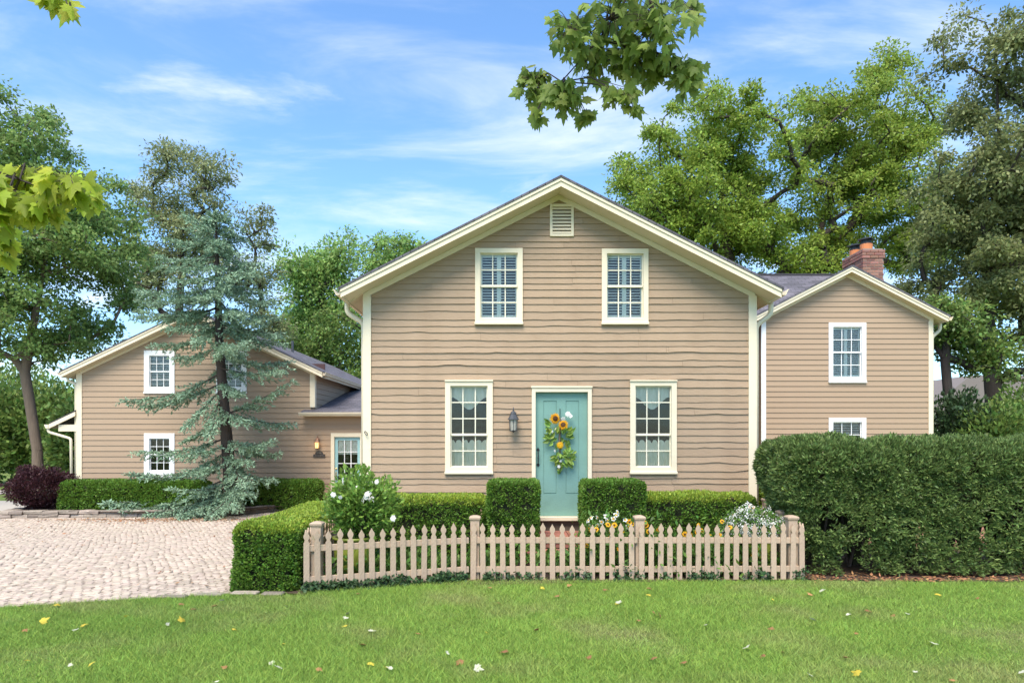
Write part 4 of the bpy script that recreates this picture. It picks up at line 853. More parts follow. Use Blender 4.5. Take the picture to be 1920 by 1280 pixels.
# ------------------------------------------------------------------ hedges and shrubs
def fbm(p, s, o=0): return np.array([noise.noise((a * s + o, b * s, c * s)) for a, b, c in p])
def hedge(name, label, x0, x1, y0, y1, z0, z1, n, L_, W_, m, rnd_=.12, lump=.03, top_w=0, group=None, cat='hedge', zig=0, low_gap=0, core_in=.10, mtop=None, stems=0, bend=None):
    """leaves over a lumpy rounded box (superellipsoid) with an inner core of twigs; top_w widens the top"""
    t = thing(name, label, cat, ((x0 + x1) / 2, (y0 + y1) / 2, z0), group)
    hx_, hy_, hz_ = (x1 - x0) / 2, (y1 - y0) / 2, (z1 - z0) / 2; cx_, cy_, cz_ = (x0 + x1) / 2, (y0 + y1) / 2, (z0 + z1) / 2
    A = np.array([hy_ * hz_, hy_ * hz_, hx_ * hz_, hx_ * hz_, hx_ * hy_]) * np.array([1, 1, 1.25, .35, 1.15]); A /= A.sum()
    f = RNG.choice(5, n, p=A); u = RNG.uniform(-1, 1, n); v = RNG.uniform(-1, 1, n); q = np.zeros((n, 3)); nm = np.zeros((n, 3))
    for k, (ax, sg) in enumerate(((0, -1), (0, 1), (1, -1), (1, 1), (2, 1))):
        s = f == k; q[s, ax] = sg; nm[s, ax] = sg; o = [i for i in range(3) if i != ax]; q[s, o[0]] = u[s]; q[s, o[1]] = v[s]
    half = np.array([hx_, hy_, hz_]); r = min(rnd_, half.min() * .95)
    p = q * half; inner = np.clip(p, -(half - r), half - r); inner[:, 2] = np.clip(p[:, 2], -half[2], half[2] - r); dv = p - inner; ln = np.linalg.norm(dv, axis=1); ok = ln > 1e-6
    nn = nm.copy(); nn[ok] = dv[ok] / ln[ok][:, None]; p = inner + nn * r
    wide = 1 + top_w * (p[:, 2:3] / hz_); p[:, :2] *= wide
    c = np.array([cx_, cy_, cz_]); wp = p + c
    lum = fbm(wp, 3.2 if lump < .1 else 2.4) * lump + fbm(wp, 9.0, 5) * lump * .6
    if not low_gap and n > 15000:
        g = fbm(wp, 7.0, 21) + .6 * fbm(wp, 15.0, 2); keep = RNG.random(n) < .86 + g * 1.1; wp, nn, lum = wp[keep], nn[keep], lum[keep]; n = len(wp)
    if low_gap:                                        # thin, gappy foot
        hfrac = (wp[:, 2] - z0) / (z1 - z0); g = fbm(wp, 2.6, 11) + .5 * fbm(wp, 6, 3); g = g + .7 * fbm(wp, 5.5, 31); keep = RNG.random(n) < .40 + hfrac * .75 + g * 1.0; wp, nn, lum = wp[keep], nn[keep], lum[keep]; n = len(wp)
    wp = wp + nn * (lum - np.abs(RNG.normal(0, .028, n)))[:, None]
    if bend is not None: wp = bend(wp)
    D = nn * .8 + RNG.normal(0, .55, (n, 3)) + np.array([0, 0, .35]); Nn = nn * .6 + RNG.normal(0, .6, (n, 3)) + np.array([0, -.1, .5])
    sz = RNG.uniform(.65, 1.25, n)
    V, Q = leaf_quads(wp, D, Nn, L_ * sz, W_ * sz)
    if mtop is not None:
        tp = (wp[:, 2] > z1 - .08 - .05 * RNG.random(n)) ; a = np.repeat(tp, 4)
        np_mesh('lit_top_leaves', V[a], np.arange(a.sum()).reshape(-1, 4), mtop, t); V = V[~a]; Q = np.arange(len(V)).reshape(-1, 4)  # top leaves get a paler colour that paints in light from above
    np_mesh('foliage', V, Q, m, t)
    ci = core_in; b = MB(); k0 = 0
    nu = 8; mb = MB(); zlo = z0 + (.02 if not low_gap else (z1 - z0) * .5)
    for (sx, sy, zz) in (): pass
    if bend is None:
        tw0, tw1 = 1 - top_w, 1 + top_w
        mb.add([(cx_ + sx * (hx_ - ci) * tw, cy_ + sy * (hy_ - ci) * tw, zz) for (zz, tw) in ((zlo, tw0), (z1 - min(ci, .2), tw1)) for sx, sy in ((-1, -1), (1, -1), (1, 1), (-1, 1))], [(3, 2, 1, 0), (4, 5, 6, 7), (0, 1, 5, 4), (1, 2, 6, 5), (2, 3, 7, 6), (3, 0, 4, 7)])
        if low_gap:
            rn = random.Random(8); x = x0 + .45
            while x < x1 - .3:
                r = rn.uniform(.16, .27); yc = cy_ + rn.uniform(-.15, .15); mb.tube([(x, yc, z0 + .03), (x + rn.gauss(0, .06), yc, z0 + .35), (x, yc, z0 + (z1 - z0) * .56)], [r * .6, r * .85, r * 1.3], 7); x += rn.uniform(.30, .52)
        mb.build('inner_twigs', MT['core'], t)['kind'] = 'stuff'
    if stems:
        sb = MB(); rn = random.Random(int(n))
        for i in range(stems):
            x = rn.uniform(x0 + .2, x1 - .1); y = rn.uniform(y0 + .2, y1 - .2); xx = x; pts = []
            for k in range(5): pts.append((xx, y, z0 + (z1 - z0) * .6 * k / 4)); xx += rn.gauss(0, .05)
            sb.tube(pts, [.022, .018, .016, .014, .012], 5)
        sb.build('stem', MT['bark_d'], t)['kind'] = 'stuff'
    return t
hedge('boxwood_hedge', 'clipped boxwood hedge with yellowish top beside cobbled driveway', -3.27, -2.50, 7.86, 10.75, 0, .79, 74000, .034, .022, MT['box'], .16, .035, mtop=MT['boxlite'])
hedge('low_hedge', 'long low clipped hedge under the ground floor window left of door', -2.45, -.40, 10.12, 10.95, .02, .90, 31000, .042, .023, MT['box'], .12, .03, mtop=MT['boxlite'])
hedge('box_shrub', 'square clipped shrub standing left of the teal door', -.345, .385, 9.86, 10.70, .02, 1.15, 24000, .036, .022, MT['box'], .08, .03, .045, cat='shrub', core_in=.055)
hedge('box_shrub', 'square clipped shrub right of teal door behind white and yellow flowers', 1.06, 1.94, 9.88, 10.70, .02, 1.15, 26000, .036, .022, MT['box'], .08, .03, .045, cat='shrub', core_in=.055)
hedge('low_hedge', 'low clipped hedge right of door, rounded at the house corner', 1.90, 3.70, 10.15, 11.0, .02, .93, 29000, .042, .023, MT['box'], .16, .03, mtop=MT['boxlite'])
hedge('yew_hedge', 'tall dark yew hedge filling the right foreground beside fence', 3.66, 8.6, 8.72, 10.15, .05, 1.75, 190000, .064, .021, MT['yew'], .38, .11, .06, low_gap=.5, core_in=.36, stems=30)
hedge('bright_shrub', 'small bright green shrub at the right corner of main house', 4.15, 4.9, 11.3, 12.1, 0, 1.28, 7000, .055, .03, MT['boxlite'], .3, .08, cat='shrub')
hedge('rear_hedge', 'low clipped hedge left of blue spruce before rear house', -12.15, -8.3, 18.15, 19.1, GB + .14, .62, 34000, .065, .036, MT['box'], .22, .04)
hedge('rear_hedge', 'low clipped hedge right of blue spruce beside the glazed door', -7.55, -5.50, 19.15, 20.1, GB + .08, .58, 20000, .065, .036, MT['box'], .22, .04)
def bush(name, label, c, rad, n, L_, W_, m, stems=8, cat='shrub', sm='bark_d', group=None, up=.3, hollow=.35, rough=.25):
    t = thing(name, label, cat, (c[0], c[1], c[2]), group)
    p = RNG.normal(0, 1, (n, 3)); p = unit(p) * (RNG.uniform(hollow, 1, n) ** .6)[:, None]; p[:, 2] = p[:, 2] * .5 + .5
    cl = RNG.uniform(-1, 1, (40, 3)) * np.array([1, 1, .5]) + np.array([0, 0, .5]); 
    wp = p * np.array(rad) * np.array([1, 1, 1]); wp[:, 2] = p[:, 2] * rad[2]; wp = wp + np.array(c); wp = wp + unit(p) * (fbm(wp, 2.5 / max(rad[0], .3)) * rough * rad[0])[:, None]
    D = unit(p - np.array([0, 0, .3])) + RNG.normal(0, .6, (n, 3)) + np.array([0, 0, up]); Nn = RNG.normal(0, .7, (n, 3)) + np.array([0, -.2, .6]); s = RNG.uniform(.6, 1.3, n)
    V, Q = leaf_quads(wp, D, Nn, L_ * s, W_ * s); np_mesh('foliage', V, Q, m, t)
    sb = MB(); rn = random.Random(n)
    for i in range(stems):
        a = rn.uniform(0, 6.28); e = Vector((c[0] + rad[0] * .7 * math.cos(a), c[1] + rad[1] * .7 * math.sin(a), c[2] + rad[2] * rn.uniform(.5, .95))); b = Vector(c) + Vector((.08 * math.cos(a), .08 * math.sin(a), -.02))
        sb.tube([b, b.lerp(e, .4) + Vector((0, 0, rad[2] * .15)), e], [.016, .011, .004], 5)
    sb.build('stem', MT[sm], t)['kind'] = 'stuff'; return t
bush('barberry_bush', 'dark purple barberry bush at the end of stone wall', (-12.75, 18.5, GB + .14), (.85, .7, 1.15), 16000, .06, .035, MT['barb'])
# rose bush in a glazed pot, white flowering plant in another
def pot(label, x, y, r, h):
    t = thing('planter_pot', label, 'pot', (x, y, .012)); MB().lathe((x, y, .012), [(r * .72, 0), (r * .95, h * .35), (r, h * .75), (r * .97, h * .93), (r * 1.06, h * .95), (r * 1.06, h), (r * .9, h), (r * .88, h * .9)], 28).build('body', MT['pot'], t, smooth=True)
    MB().lathe((x, y, .012 + h * .86), [(r * .885, 0), (r * .885, .02)], 20).build('potting_soil', MT['soil'], t)
pot('green glazed planter pot behind fence beneath the rose bush', -2.02, 8.75, .26, .52)
pot('green glazed planter pot behind fence beneath small white flowers', 3.28, 9.15, .22, .50)
def rose_bush():
    c = (-1.93, 8.75, .5); t = bush('rose_bush', 'leafy rose bush with white blooms above left end of fence', c, (.50, .42, .84), 6800, .06, .038, MT['rose'], 18, 'rose bush', hollow=.05, rough=.55)
    for (px, py, r) in ((643, 901, .05), (693, 905, .05), (690, 925, .055), (682, 918, .045), (697, 935, .05), (686, 932, .04), (706, 903, .04), (625, 927, .04), (737, 971, .045), (670, 912, .035), (638, 932, .03), (680, 938, .035), (638, 1000, .03)):
        ring_flower(t, P(px, py, 8.42 + random.uniform(-.15, .2)), r, 6, MT['petal_w'], MT['petal_w'], r * .35, (random.gauss(-.4, .4), random.gauss(0, .5)), 3, .85, 'rose_bloom')
rose_bush()
def flower_patch(name, label, spots, Y, mp, mc, r, npet, cat='flowers', leafn=2500, wz=.5, group=None, midr=.35, rings=1, bloom='bloom'):
    xs = [P(s[0], s[1], Y).x for s in spots]; cx_ = sum(xs) / len(xs); t = thing(name, label, cat, (cx_, Y, .012), group); st = MB(); rn = random.Random(len(spots))
    for (px, py) in spots:
        yy = Y + rn.uniform(-.18, .18); p = P(px, py, yy); ring_flower(t, p, r * rn.uniform(.8, 1.15), npet, mp, mc, r * midr, (rn.gauss(-.55, .35), rn.gauss(0, .5)), rings, .5 if npet > 6 else .95, bloom)
        b = Vector((p.x + rn.gauss(0, .06), yy + rn.gauss(.03, .04), .01)); st.tube([b, b.lerp(p, .5) + Vector((rn.gauss(0, .02), .02, 0)), p + Vector((0, .012, -.004))], [.005, .004, .003], 4)
    st.build('stem', MT['bedleaf'], t)['kind'] = 'stuff'
    n = leafn; x = RNG.choice(np.array(xs), n) + RNG.normal(0, .12, n); y = Y + RNG.normal(0, .16, n); z = .03 + np.abs(RNG.normal(0, .24, n)) * wz / .5
    z = np.minimum(z, .75); D = RNG.normal(0, 1, (n, 3)) + np.array([0, 0, .5]); V, Q = leaf_quads(np.stack([x, y, z], 1), D, RNG.normal(0, .5, (n, 3)) + np.array([0, 0, 1]), RNG.uniform(.05, .11, n), RNG.uniform(.02, .04, n)); np_mesh('leaves', V, Q, MT['bedleaf'], t)
flower_patch('petunia_patch', 'white blooms clustered before the square shrub right of door', [(1103, 975), (1108, 970), (1120, 970), (1137, 968), (1140, 976), (1155, 965), (1158, 960), (1172, 974), (1117, 992), (1106, 985), (1178, 987), (1128, 978), (1150, 972), (1120, 985)], 9.15, MT['petal_w'], MT['petal_y'], .045, 5, wz=.62)
flower_patch('black_eyed_susans', 'golden black-eyed susans beside the second post from right', [(1140, 983), (1118, 992), (1103, 992), (1180, 978), (1186, 982), (1210, 979), (1212, 985), (1216, 996), (1222, 994), (1235, 992), (1152, 984), (1144, 1010), (1162, 1028), (1100, 1022), (1166, 994), (1146, 996), (1238, 988), (1228, 1000)], 8.95, MT['petal_y'], MT['seed'], .042, 12, wz=.55)
flower_patch('black_eyed_susans', 'scattered golden black-eyed susans behind the right fence section', [(1309, 985), (1307, 991), (1316, 994), (1291, 997), (1306, 998), (1354, 977), (1368, 988), (1345, 998), (1349, 1002), (1383, 999), (1256, 1016), (1258, 1028), (1274, 1031), (1382, 1019), (1381, 1051), (1391, 1051), (1412, 1039), (1284, 1001), (1330, 1003), (1298, 1003)], 8.95, MT['petal_y'], MT['seed'], .04, 12, wz=.45)
flower_patch('anemone_plant', 'pale pinkish white flowers by the post at house corner', [(1404, 950), (1412, 952), (1420, 955), (1416, 962), (1424, 958), (1408, 958), (1430, 966), (1376, 964), (1386, 962), (1392, 960), (1432, 954), (1440, 970), (1400, 966), (1410, 968)], 9.7, MT['petal_p'], MT['petal_y'], .045, 6, wz=.6)
def alyssum():
    t = thing('white_flower_mound', 'mound of tiny white flowers above right end of fence', 'flowers', (3.28, 9.15, .5)); n = 5200
    p = RNG.normal(0, 1, (n, 3)); p = unit(p) * (RNG.uniform(.2, 1, n) ** .5)[:, None] * np.array([.42, .3, .27]) + np.array([3.2, 9.1, .6]); p = p + (fbm(p, 6.0) * .13)[:, None] * np.array([1, .6, 1.2]); p = p[fbm(p, 9.0, 4) > -.22]; n = len(p); p[:, 2] = np.maximum(p[:, 2], .5)
    V, Q = leaf_quads(p, RNG.normal(0, 1, (n, 3)), RNG.normal(0, .6, (n, 3)) + np.array([0, -.6, .8]), RNG.uniform(.012, .03, n), RNG.uniform(.012, .026, n)); np_mesh('blossom', V, Q, MT['petal_w'], t)
    n = 3800; p = RNG.normal(0, 1, (n, 3)); p = unit(p) * (RNG.uniform(.1, 1, n) ** .5)[:, None] * np.array([.44, .3, .27]) + np.array([3.2, 9.12, .61]); V, Q = leaf_quads(p, RNG.normal(0, 1, (n, 3)) + np.array([0, 0, .5]), RNG.normal(0, .6, (n, 3)) + np.array([0, 0, 1]), .05, .018); np_mesh('foliage', V, Q, MT['bedleaf'], t)
alyssum()
def bed_plants():
    n = 15000; x = RNG.uniform(-2.3, 3.6, n); y = RNG.uniform(8.15, 9.9, n); ok = (y > 8.02 + np.where(x < -.5, (x + 2.41) * .345, .68) + .02) & ~((x > .1) & (x < 1.4) & (y > 9.75)); x, y = x[ok], y[ok]
    g = np.array([noise.noise((a * 1.6, b * 1.6, 7)) for a, b in zip(x, y)]); ok = g > -.15; x, y, g = x[ok], y[ok], g[ok]; n = len(x)
    z = .02 + RNG.random(n) * np.clip(.18 + .5 * g, .05, .42); D = RNG.normal(0, 1, (n, 3)) + np.array([0, 0, .7]); s = RNG.uniform(.6, 1.5, n)
    V, Q = leaf_quads(np.stack([x, y, z], 1), D, RNG.normal(0, .5, (n, 3)) + np.array([0, 0, 1]), .08 * s, .036 * s); o = np_mesh('bed_foliage', V, Q, MT['bedleaf']); tag(o, 'mixed green perennial leaves in the bed behind the fence', 'foliage')
    # ivy creeping along the fence foot
    n = 5600; x = np.concatenate([RNG.uniform(-2.42, -.3, int(n * .68)), RNG.uniform(-.3, 3.7, n - int(n * .68))]); line = np.where(x < -.5, 7.93 + (x + 2.42) * .342, 8.58)
    y = line + RNG.normal(.0, .06, n); g = np.array([noise.noise((a * 3.1, 2, 5)) for a in x]); ok = (g > -.05) | ((x < -.9) & (RNG.random(n) < .45)); x, y, g = x[ok], y[ok], g[ok]; n = len(x)
    z = .012 + RNG.random(n) ** 1.6 * np.clip(.10 + .12 * g, .03, .22); V, Q = leaf_quads(np.stack([x, y, z], 1), RNG.normal(0, 1, (n, 3)), RNG.normal(0, .5, (n, 3)) + np.array([0, -.4, 1]), RNG.uniform(.03, .06, n), RNG.uniform(.03, .05, n)); o = np_mesh('ivy', V, Q, MT['ivy']); tag(o, 'dark ivy creeping along the foot of the picket fence', 'ivy')
    # arching strap leaves in the middle of the bed
    t = thing('daylily_clump', 'arching strap leaved daylily clump before the brick steps', 'plant', (.75, 9.2, .012)); rn = random.Random(3); b = MB()
    for i in range(46):
        a = rn.uniform(0, 6.28); L_ = rn.uniform(.25, .42); bx_, by_ = .72 + rn.gauss(0, .2), 9.2 + rn.gauss(0, .1); d = Vector((math.cos(a), math.sin(a), 0)); s = Vector((-math.sin(a), math.cos(a), 0)) * .009; base = Vector((bx_, by_, .012)); vs_ = []
        for k in range(6): u = k / 5; p = base + d * L_ * .75 * u + Vector((0, 0, L_ * (1.5 * u - 1.15 * u * u))); w = 1 - u * .85; vs_ += [p - s * w, p + s * w]
        b.add(vs_, [(2 * k, 2 * k + 1, 2 * k + 3, 2 * k + 2) for k in range(5)])
    b.build('leaves', MT['bedleaf'], t)
bed_plants()
def hose():
    t = thing('garden_hose', 'teal garden hose coiled by the post at house corner', 'hose', (4.13, 10.75, .3)); b = MB()
    for k in range(5):
        c = Vector((4.16 + .012 * k, 10.72 - .02 * k, .53)); r = .24 - .012 * k; b.tube([c + Vector((.35 * r * math.cos(a), -.5 * r * math.cos(a), r * math.sin(a) * 1.25)) for a in np.linspace(0, 2 * math.pi, 25)], .012, 6)
    b.build('coil', MT['hose'], t)
hose()
def leaf_litter():
    n = 900; x = RNG.uniform(3.7, 8, n); y = 8.45 + np.abs(RNG.normal(0, .35, n)); V1 = np.stack([x, y, np.full(n, .022)], 1)
    m_ = 420; x = RNG.uniform(-13, -3.4, m_); y = RNG.uniform(8, 17.5, m_); ok = (x > -.75 * y) & (y > drive_front(x) + .2) & (y < drive_back(x)); V2 = np.stack([x[ok], y[ok], Hn(x[ok], y[ok]) + .030], 1)
    k = 1100; x = RNG.normal(-8.8, 1.5, k); y = 17.3 - np.abs(RNG.normal(0, .35, k)); ok = (y < drive_back(x)); V3 = np.stack([x[ok], y[ok], Hn(x[ok], y[ok]) + .030], 1)
    Pn = np.concatenate([V1, V2, V3]); n = len(Pn); D = RNG.normal(0, 1, (n, 3)); D[:, 2] *= .15; V, Q = leaf_quads(Pn, D, RNG.normal(0, .2, (n, 3)) + np.array([0, 0, 1]), RNG.uniform(.03, .08, n), RNG.uniform(.02, .05, n)); o = np_mesh('leaf_litter', V, Q, MT['litter']); tag(o, 'dry brown leaf litter on drive and below the hedge', 'leaves')
leaf_litter()

# ------------------------------------------------------------------ trees
def blob_px(px, py, rx_, ry_, Y, dep=None):
    c = P(px, py, Y); k = Y / F; return (c.x, c.y, c.z, rx_ * k, dep if dep else (rx_ + ry_) * .5 * k, ry_ * k)
def tree(name, label, base, blobs, ncl, per, L_, W_, m, trunk_r, bark='bark_d', cl_r=.8, group=None, seed=1, fork=.45, lean=0, flat=.6, droop=.25, trunk_pts=None, outer=.45):
    rn = random.Random(seed); g = np.random.default_rng(seed); t = thing(name, label, 'tree', base, group); base = Vector(base)
    vol = np.array([b[3] * b[4] * b[5] for b in blobs]) ** .8; pick = g.choice(len(blobs), ncl, p=vol / vol.sum()); B = np.array(blobs)[pick]
    C = B[:, :3] + unit(g.normal(0, 1, (ncl, 3))) * (g.uniform(0, 1, ncl) ** outer)[:, None] * B[:, 3:]
    cen = np.average(np.array(blobs)[:, :3], axis=0, weights=vol); lowz = min(b[2] - b[5] for b in blobs)
    if trunk_pts is None:
        tz = base.z + (cen[2] - base.z) * fork * 2 if fork < .5 else cen[2]; top = Vector((cen[0] * .6 + base.x * .4, cen[1], min(cen[2], base.z + (cen[2] - base.z) * 1.0)))
        trunk_pts = [base + (top - base) * k + Vector((rn.gauss(0, .12), rn.gauss(0, .12), 0)) * (1 if 0 < k < 1 else 0) for k in (0, .2, .4, .6, .8, 1.0)]
    nodes = [Vector(p) for p in trunk_pts]; par = [-1] + list(range(len(nodes) - 1)); lim = [0] * len(nodes)
    start = max(1, int(len(nodes) * fork)); T0 = nodes[start]
    order = sorted(range(ncl), key=lambda i: (Vector(C[i]) - T0).length)
    ends = []
    NP = [list(n) for n in nodes]
    for i in order:
        c = Vector(C[i]); A = np.array(NP[start:]); dd = np.linalg.norm(A - np.array(c), axis=1) + .35 * np.maximum(0, A[:, 2] - c.z); j = int(np.argmin(dd)) + start
        a = nodes[j]; v = c - a; mid = a + v * .5 + Vector((rn.gauss(0, .06), rn.gauss(0, .06), .08)) * v.length
        nodes += [mid, c]; NP += [list(mid), list(c)]; par += [j, len(nodes) - 2]; ends.append(len(nodes) - 1)
    cnt = [0] * len(nodes)
    for e in ends:
        k = e
        while k >= 0: cnt[k] += 1; k = par[k]
    tot = max(cnt); mb = MB(); rad = [max(.012, trunk_r * (cnt[k] / tot) ** .48) if cnt[k] else trunk_r * .3 for k in range(len(nodes))]
    rad[0] = trunk_r * 1.35
    for k in range(len(nodes)):
        if par[k] >= 0 and (cnt[k] > 0 or k < len(trunk_pts)):
            a, b = nodes[par[k]], nodes[k]; r0 = min(rad[par[k]], max(rad[k] * 1.6, .02)) if k >= len(trunk_pts) else rad[par[k]]; mb.tube([a, b], [r0, rad[k]], 8 if r0 > .08 else 4, cap=False)
    mb.build('trunk', MT[bark], t, smooth=True)
    n = ncl * per; ci = np.repeat(np.arange(ncl), per); szc = g.uniform(.6, 1.35, ncl)[ci]
    d = unit(g.normal(0, 1, (n, 3))) * (g.uniform(0, 1, n) ** .55)[:, None] * np.array([1, 1, flat]) * (cl_r * szc)[:, None]; pos = C[ci] + d
    pos[:, 2] -= droop * (d[:, 0] ** 2 + d[:, 1] ** 2) / cl_r
    D = d / cl_r + g.normal(0, .6, (n, 3)) + np.array([0, 0, -droop]); Nn = g.normal(0, .55, (n, 3)) + np.array([0, 0, .8]); s = g.uniform(.6, 1.3, n)
    V, Q = leaf_quads(pos, D, Nn, L_ * s, W_ * s); np_mesh('crown', V, Q, m, t); return t
BK = 'trees standing behind the houses'
# right side
tree('elm_tree', 'bright green spreading tree directly behind main house roof', (8.6, 30, 0), [blob_px(1260, 360, 130, 130, 30, 3.2), blob_px(1370, 260, 140, 110, 30, 3.2), blob_px(1210, 400, 80, 90, 29.5, 2.4), blob_px(1420, 390, 110, 100, 30.5, 3), blob_px(1330, 440, 140, 70, 30, 3), blob_px(1470, 470, 90, 50, 30.5, 3)], 290, 300, .155, .085, MT['elm'], .34, cl_r=.72, seed=11, group=BK, fork=.35, trunk_pts=[(10.4, 30, 0), (10.5, 30, 3), (10.4, 30, 5.5), (10.0, 30, 7.5), (9.4, 30, 10), (9.2, 30, 13)])
tree('elm_tree', 'tall bright green tree rising behind the brick chimney', (14.6, 32, 0), [blob_px(1620, 270, 120, 100, 32, 3.4), blob_px(1540, 240, 80, 90, 32, 3), blob_px(1680, 330, 90, 120, 31.5, 3), blob_px(1570, 380, 130, 90, 32, 3), blob_px(1650, 150, 45, 60, 32, 1.6), blob_px(1720, 430, 80, 90, 31, 3), blob_px(1540, 475, 90, 45, 32, 3)], 300, 290, .155, .085, MT['elm2'], .36, cl_r=.72, seed=12, group=BK, fork=.35, trunk_pts=[(13.2, 32, 0), (13.1, 32, 3.5), (13.2, 32, 6.5), (13.8, 32, 9), (14.6, 32, 12), (15.2, 32, 15)])
tree('oak_tree', 'large dull olive green tree at the right edge of the photo', (15.6, 22.5, 0), [blob_px(1860, 120, 110, 150, 22, 2.6), blob_px(1900, 300, 150, 170, 22, 3), blob_px(1800, 360, 100, 130, 22.5, 2.4), blob_px(1830, 500, 130, 100, 22.5, 2.4), blob_px(1900, 600, 90, 110, 22, 2.4), blob_px(1960, 420, 120, 200, 22, 3), blob_px(1780, 560, 70, 70, 23, 2)], 320, 240, .135, .075, MT['oak'], .25, cl_r=.62, seed=13, group=BK, fork=.3, droop=.5, trunk_pts=[(15.9, 22.4, 0), (15.8, 22.4, 3.2), (15.6, 22.4, 5.5), (15.5, 22.2, 8), (15.7, 22, 11), (15.6, 22, 14)])
tree('small_tree', 'small dark stemmed tree close to right wing downspout', (13.6, 20.5, 0), [blob_px(1800, 620, 55, 60, 20.5, 1.2), blob_px(1770, 590, 40, 40, 20.5, 1), blob_px(1850, 670, 50, 40, 20.5, 1)], 45, 130, .13, .08, MT['under'], .13, cl_r=.55, seed=14, group=BK, fork=.35, trunk_pts=[(13.35, 20.5, 0), (13.3, 20.5, 1.6), (13.1, 20.5, 3.0), (13.0, 20.5, 4.2), (13.1, 20.5, 5.2)])
for i, (px, Y, r, h, m_, lab) in enumerate(((1800, 18.6, .95, 3.1, 'dark', 'dark evergreen shrub against the right wing corner'), (1870, 18.0, 1.1, 2.7, 'under', 'mid green loose shrub behind the right end of yew hedge'), (1935, 19.5, 1.2, 3.4, 'under', 'leafy shrub at the right photo edge above hedge'), (1895, 23.5, 1.0, 2.5, 'yellowbush', 'yellow leaved bush glimpsed behind shrubs at far right'))):
    bush('background_shrub', lab, ((px - 960) * Y / F, Y, 0), (r, r * .9, h), 7500, .15, .08, MT[m_], 10, group='shrubs right of the wing', hollow=.2)
# left side
tree('shade_tree', 'large green tree with stout trunk left of rear house', (-15.1, 21.5, GB), [blob_px(90, 420, 150, 130, 21.5, 2.8), blob_px(30, 280, 90, 100, 22, 2.4), blob_px(170, 480, 90, 110, 22.5, 2.4), blob_px(20, 560, 110, 110, 21, 2.4), blob_px(150, 600, 80, 60, 22.5, 2), blob_px(-80, 400, 120, 200, 21, 3), blob_px(110, 640, 70, 40, 23, 1.5), blob_px(200, 380, 50, 60, 23, 1.4)], 310, 230, .135, .077, MT['left'], .15, 'bark', cl_r=.62, seed=21, fork=.34, group='trees left of the houses', droop=.4, trunk_pts=[(-14.9, 21.5, GB), (-14.95, 21.5, 1.4), (-15.2, 21.5, 3.0), (-15.35, 21.5, 3.9), (-15.1, 21.6, 5.6), (-14.8, 21.6, 7.2), (-14.6, 21.8, 9.0)])
tree('feathery_tree', 'feathery olive tree standing tall behind the spruce tip', (-16, 33, GB), [blob_px(340, 310, 75, 65, 33, 2), blob_px(320, 400, 85, 80, 33, 2.2), blob_px(400, 350, 40, 60, 33, 1.4), blob_px(290, 500, 80, 70, 33, 2.2), blob_px(380, 470, 70, 90, 33, 2)], 120, 190, .19, .075, MT['ash'], .2, cl_r=.8, seed=22, group='trees left of the houses', fork=.3, outer=.6)
tree('feathery_tree', 'small tree crown just right of the spruce tip', (-13, 36, GB), [blob_px(478, 430, 38, 50, 36, 1.4), blob_px(470, 520, 50, 60, 36, 1.6), blob_px(500, 610, 40, 60, 36, 1.4)], 55, 150, .19, .08, MT['ash'], .16, cl_r=.75, seed=23, group='trees left of the houses', fork=.3)
tree('poplar_tree', 'fresh green tree beside left slope of main roof', (-12, 44, GB), [blob_px(625, 470, 45, 55, 44, 2), blob_px(570, 520, 50, 70, 44, 2.2), blob_px(620, 570, 65, 80, 44, 2.4), blob_px(560, 620, 50, 60, 44, 2), blob_px(640, 660, 50, 50, 44, 2)], 110, 210, .26, .13, MT['poplar'], .26, cl_r=1.0, seed=24, group='trees left of the houses', fork=.3, flat=1.1)
tree('poplar_tree', 'tree top peeking above the middle of main left roof slope', (-6.6, 44, GB), [blob_px(720, 490, 50, 50, 44, 2), blob_px(780, 470, 40, 35, 44, 1.4), blob_px(740, 560, 70, 60, 44, 2.2)], 70, 150, .26, .12, MT['poplar'], .22, cl_r=.95, seed=25, group='trees left of the houses', fork=.3)
tree('understory_tree', 'low yellowish green tree behind the rear house roof', (-9.6, 39, GB), [blob_px(640, 640, 55, 60, 39, 2), blob_px(590, 670, 45, 40, 39, 1.6), blob_px(660, 700, 40, 50, 39, 1.6)], 60, 190, .2, .11, MT['under'], .16, cl_r=.85, seed=26, group='trees left of the houses', fork=.3)
for i, (px, Y, r, h, lab) in enumerate(((-30, 30, 2.6, 5.0, 'broad dark shrub at the left photo edge'), (95, 31, 2.4, 4.6, 'dark leafy shrub right of the shade tree trunk'), (150, 27, 1.2, 3.6, 'dark shrub close to the lean-to of rear house'), (40, 42, 3.2, 6.5, 'tall far shrub behind the shade tree trunk'), (215, 40, 3.0, 6.0, 'tall far shrub hidden behind the rear house eave'))):
    bush('background_shrub', lab, ((px - 960) * Y / F, Y, GB), (r, r * .9, h), 8000, .24, .13, MT['under'], 8, group='shrubs beyond the rear house', hollow=.2)

def far_woods():
    n = 46000; x = RNG.uniform(-150, 150, n); top = 6.5 + 2.5 * np.array([noise.noise((a * .09, 1, 1)) + .5 * noise.noise((a * .4, 3, 1)) for a in x]); z = top * RNG.random(n) ** .7 - .3; y = 92 + RNG.uniform(-4, 4, n) + np.abs(x) * -.12
    V, Q = leaf_quads(np.stack([x, y, z], 1), RNG.normal(0, 1, (n, 3)), RNG.normal(0, .6, (n, 3)) + np.array([0, -.3, .8]), RNG.uniform(.6, 1.2, n), RNG.uniform(.4, .8, n)); o = np_mesh('far_woods', V, Q, MT['under']); tag(o, 'distant belt of green trees beyond the houses', 'woods')
far_woods()
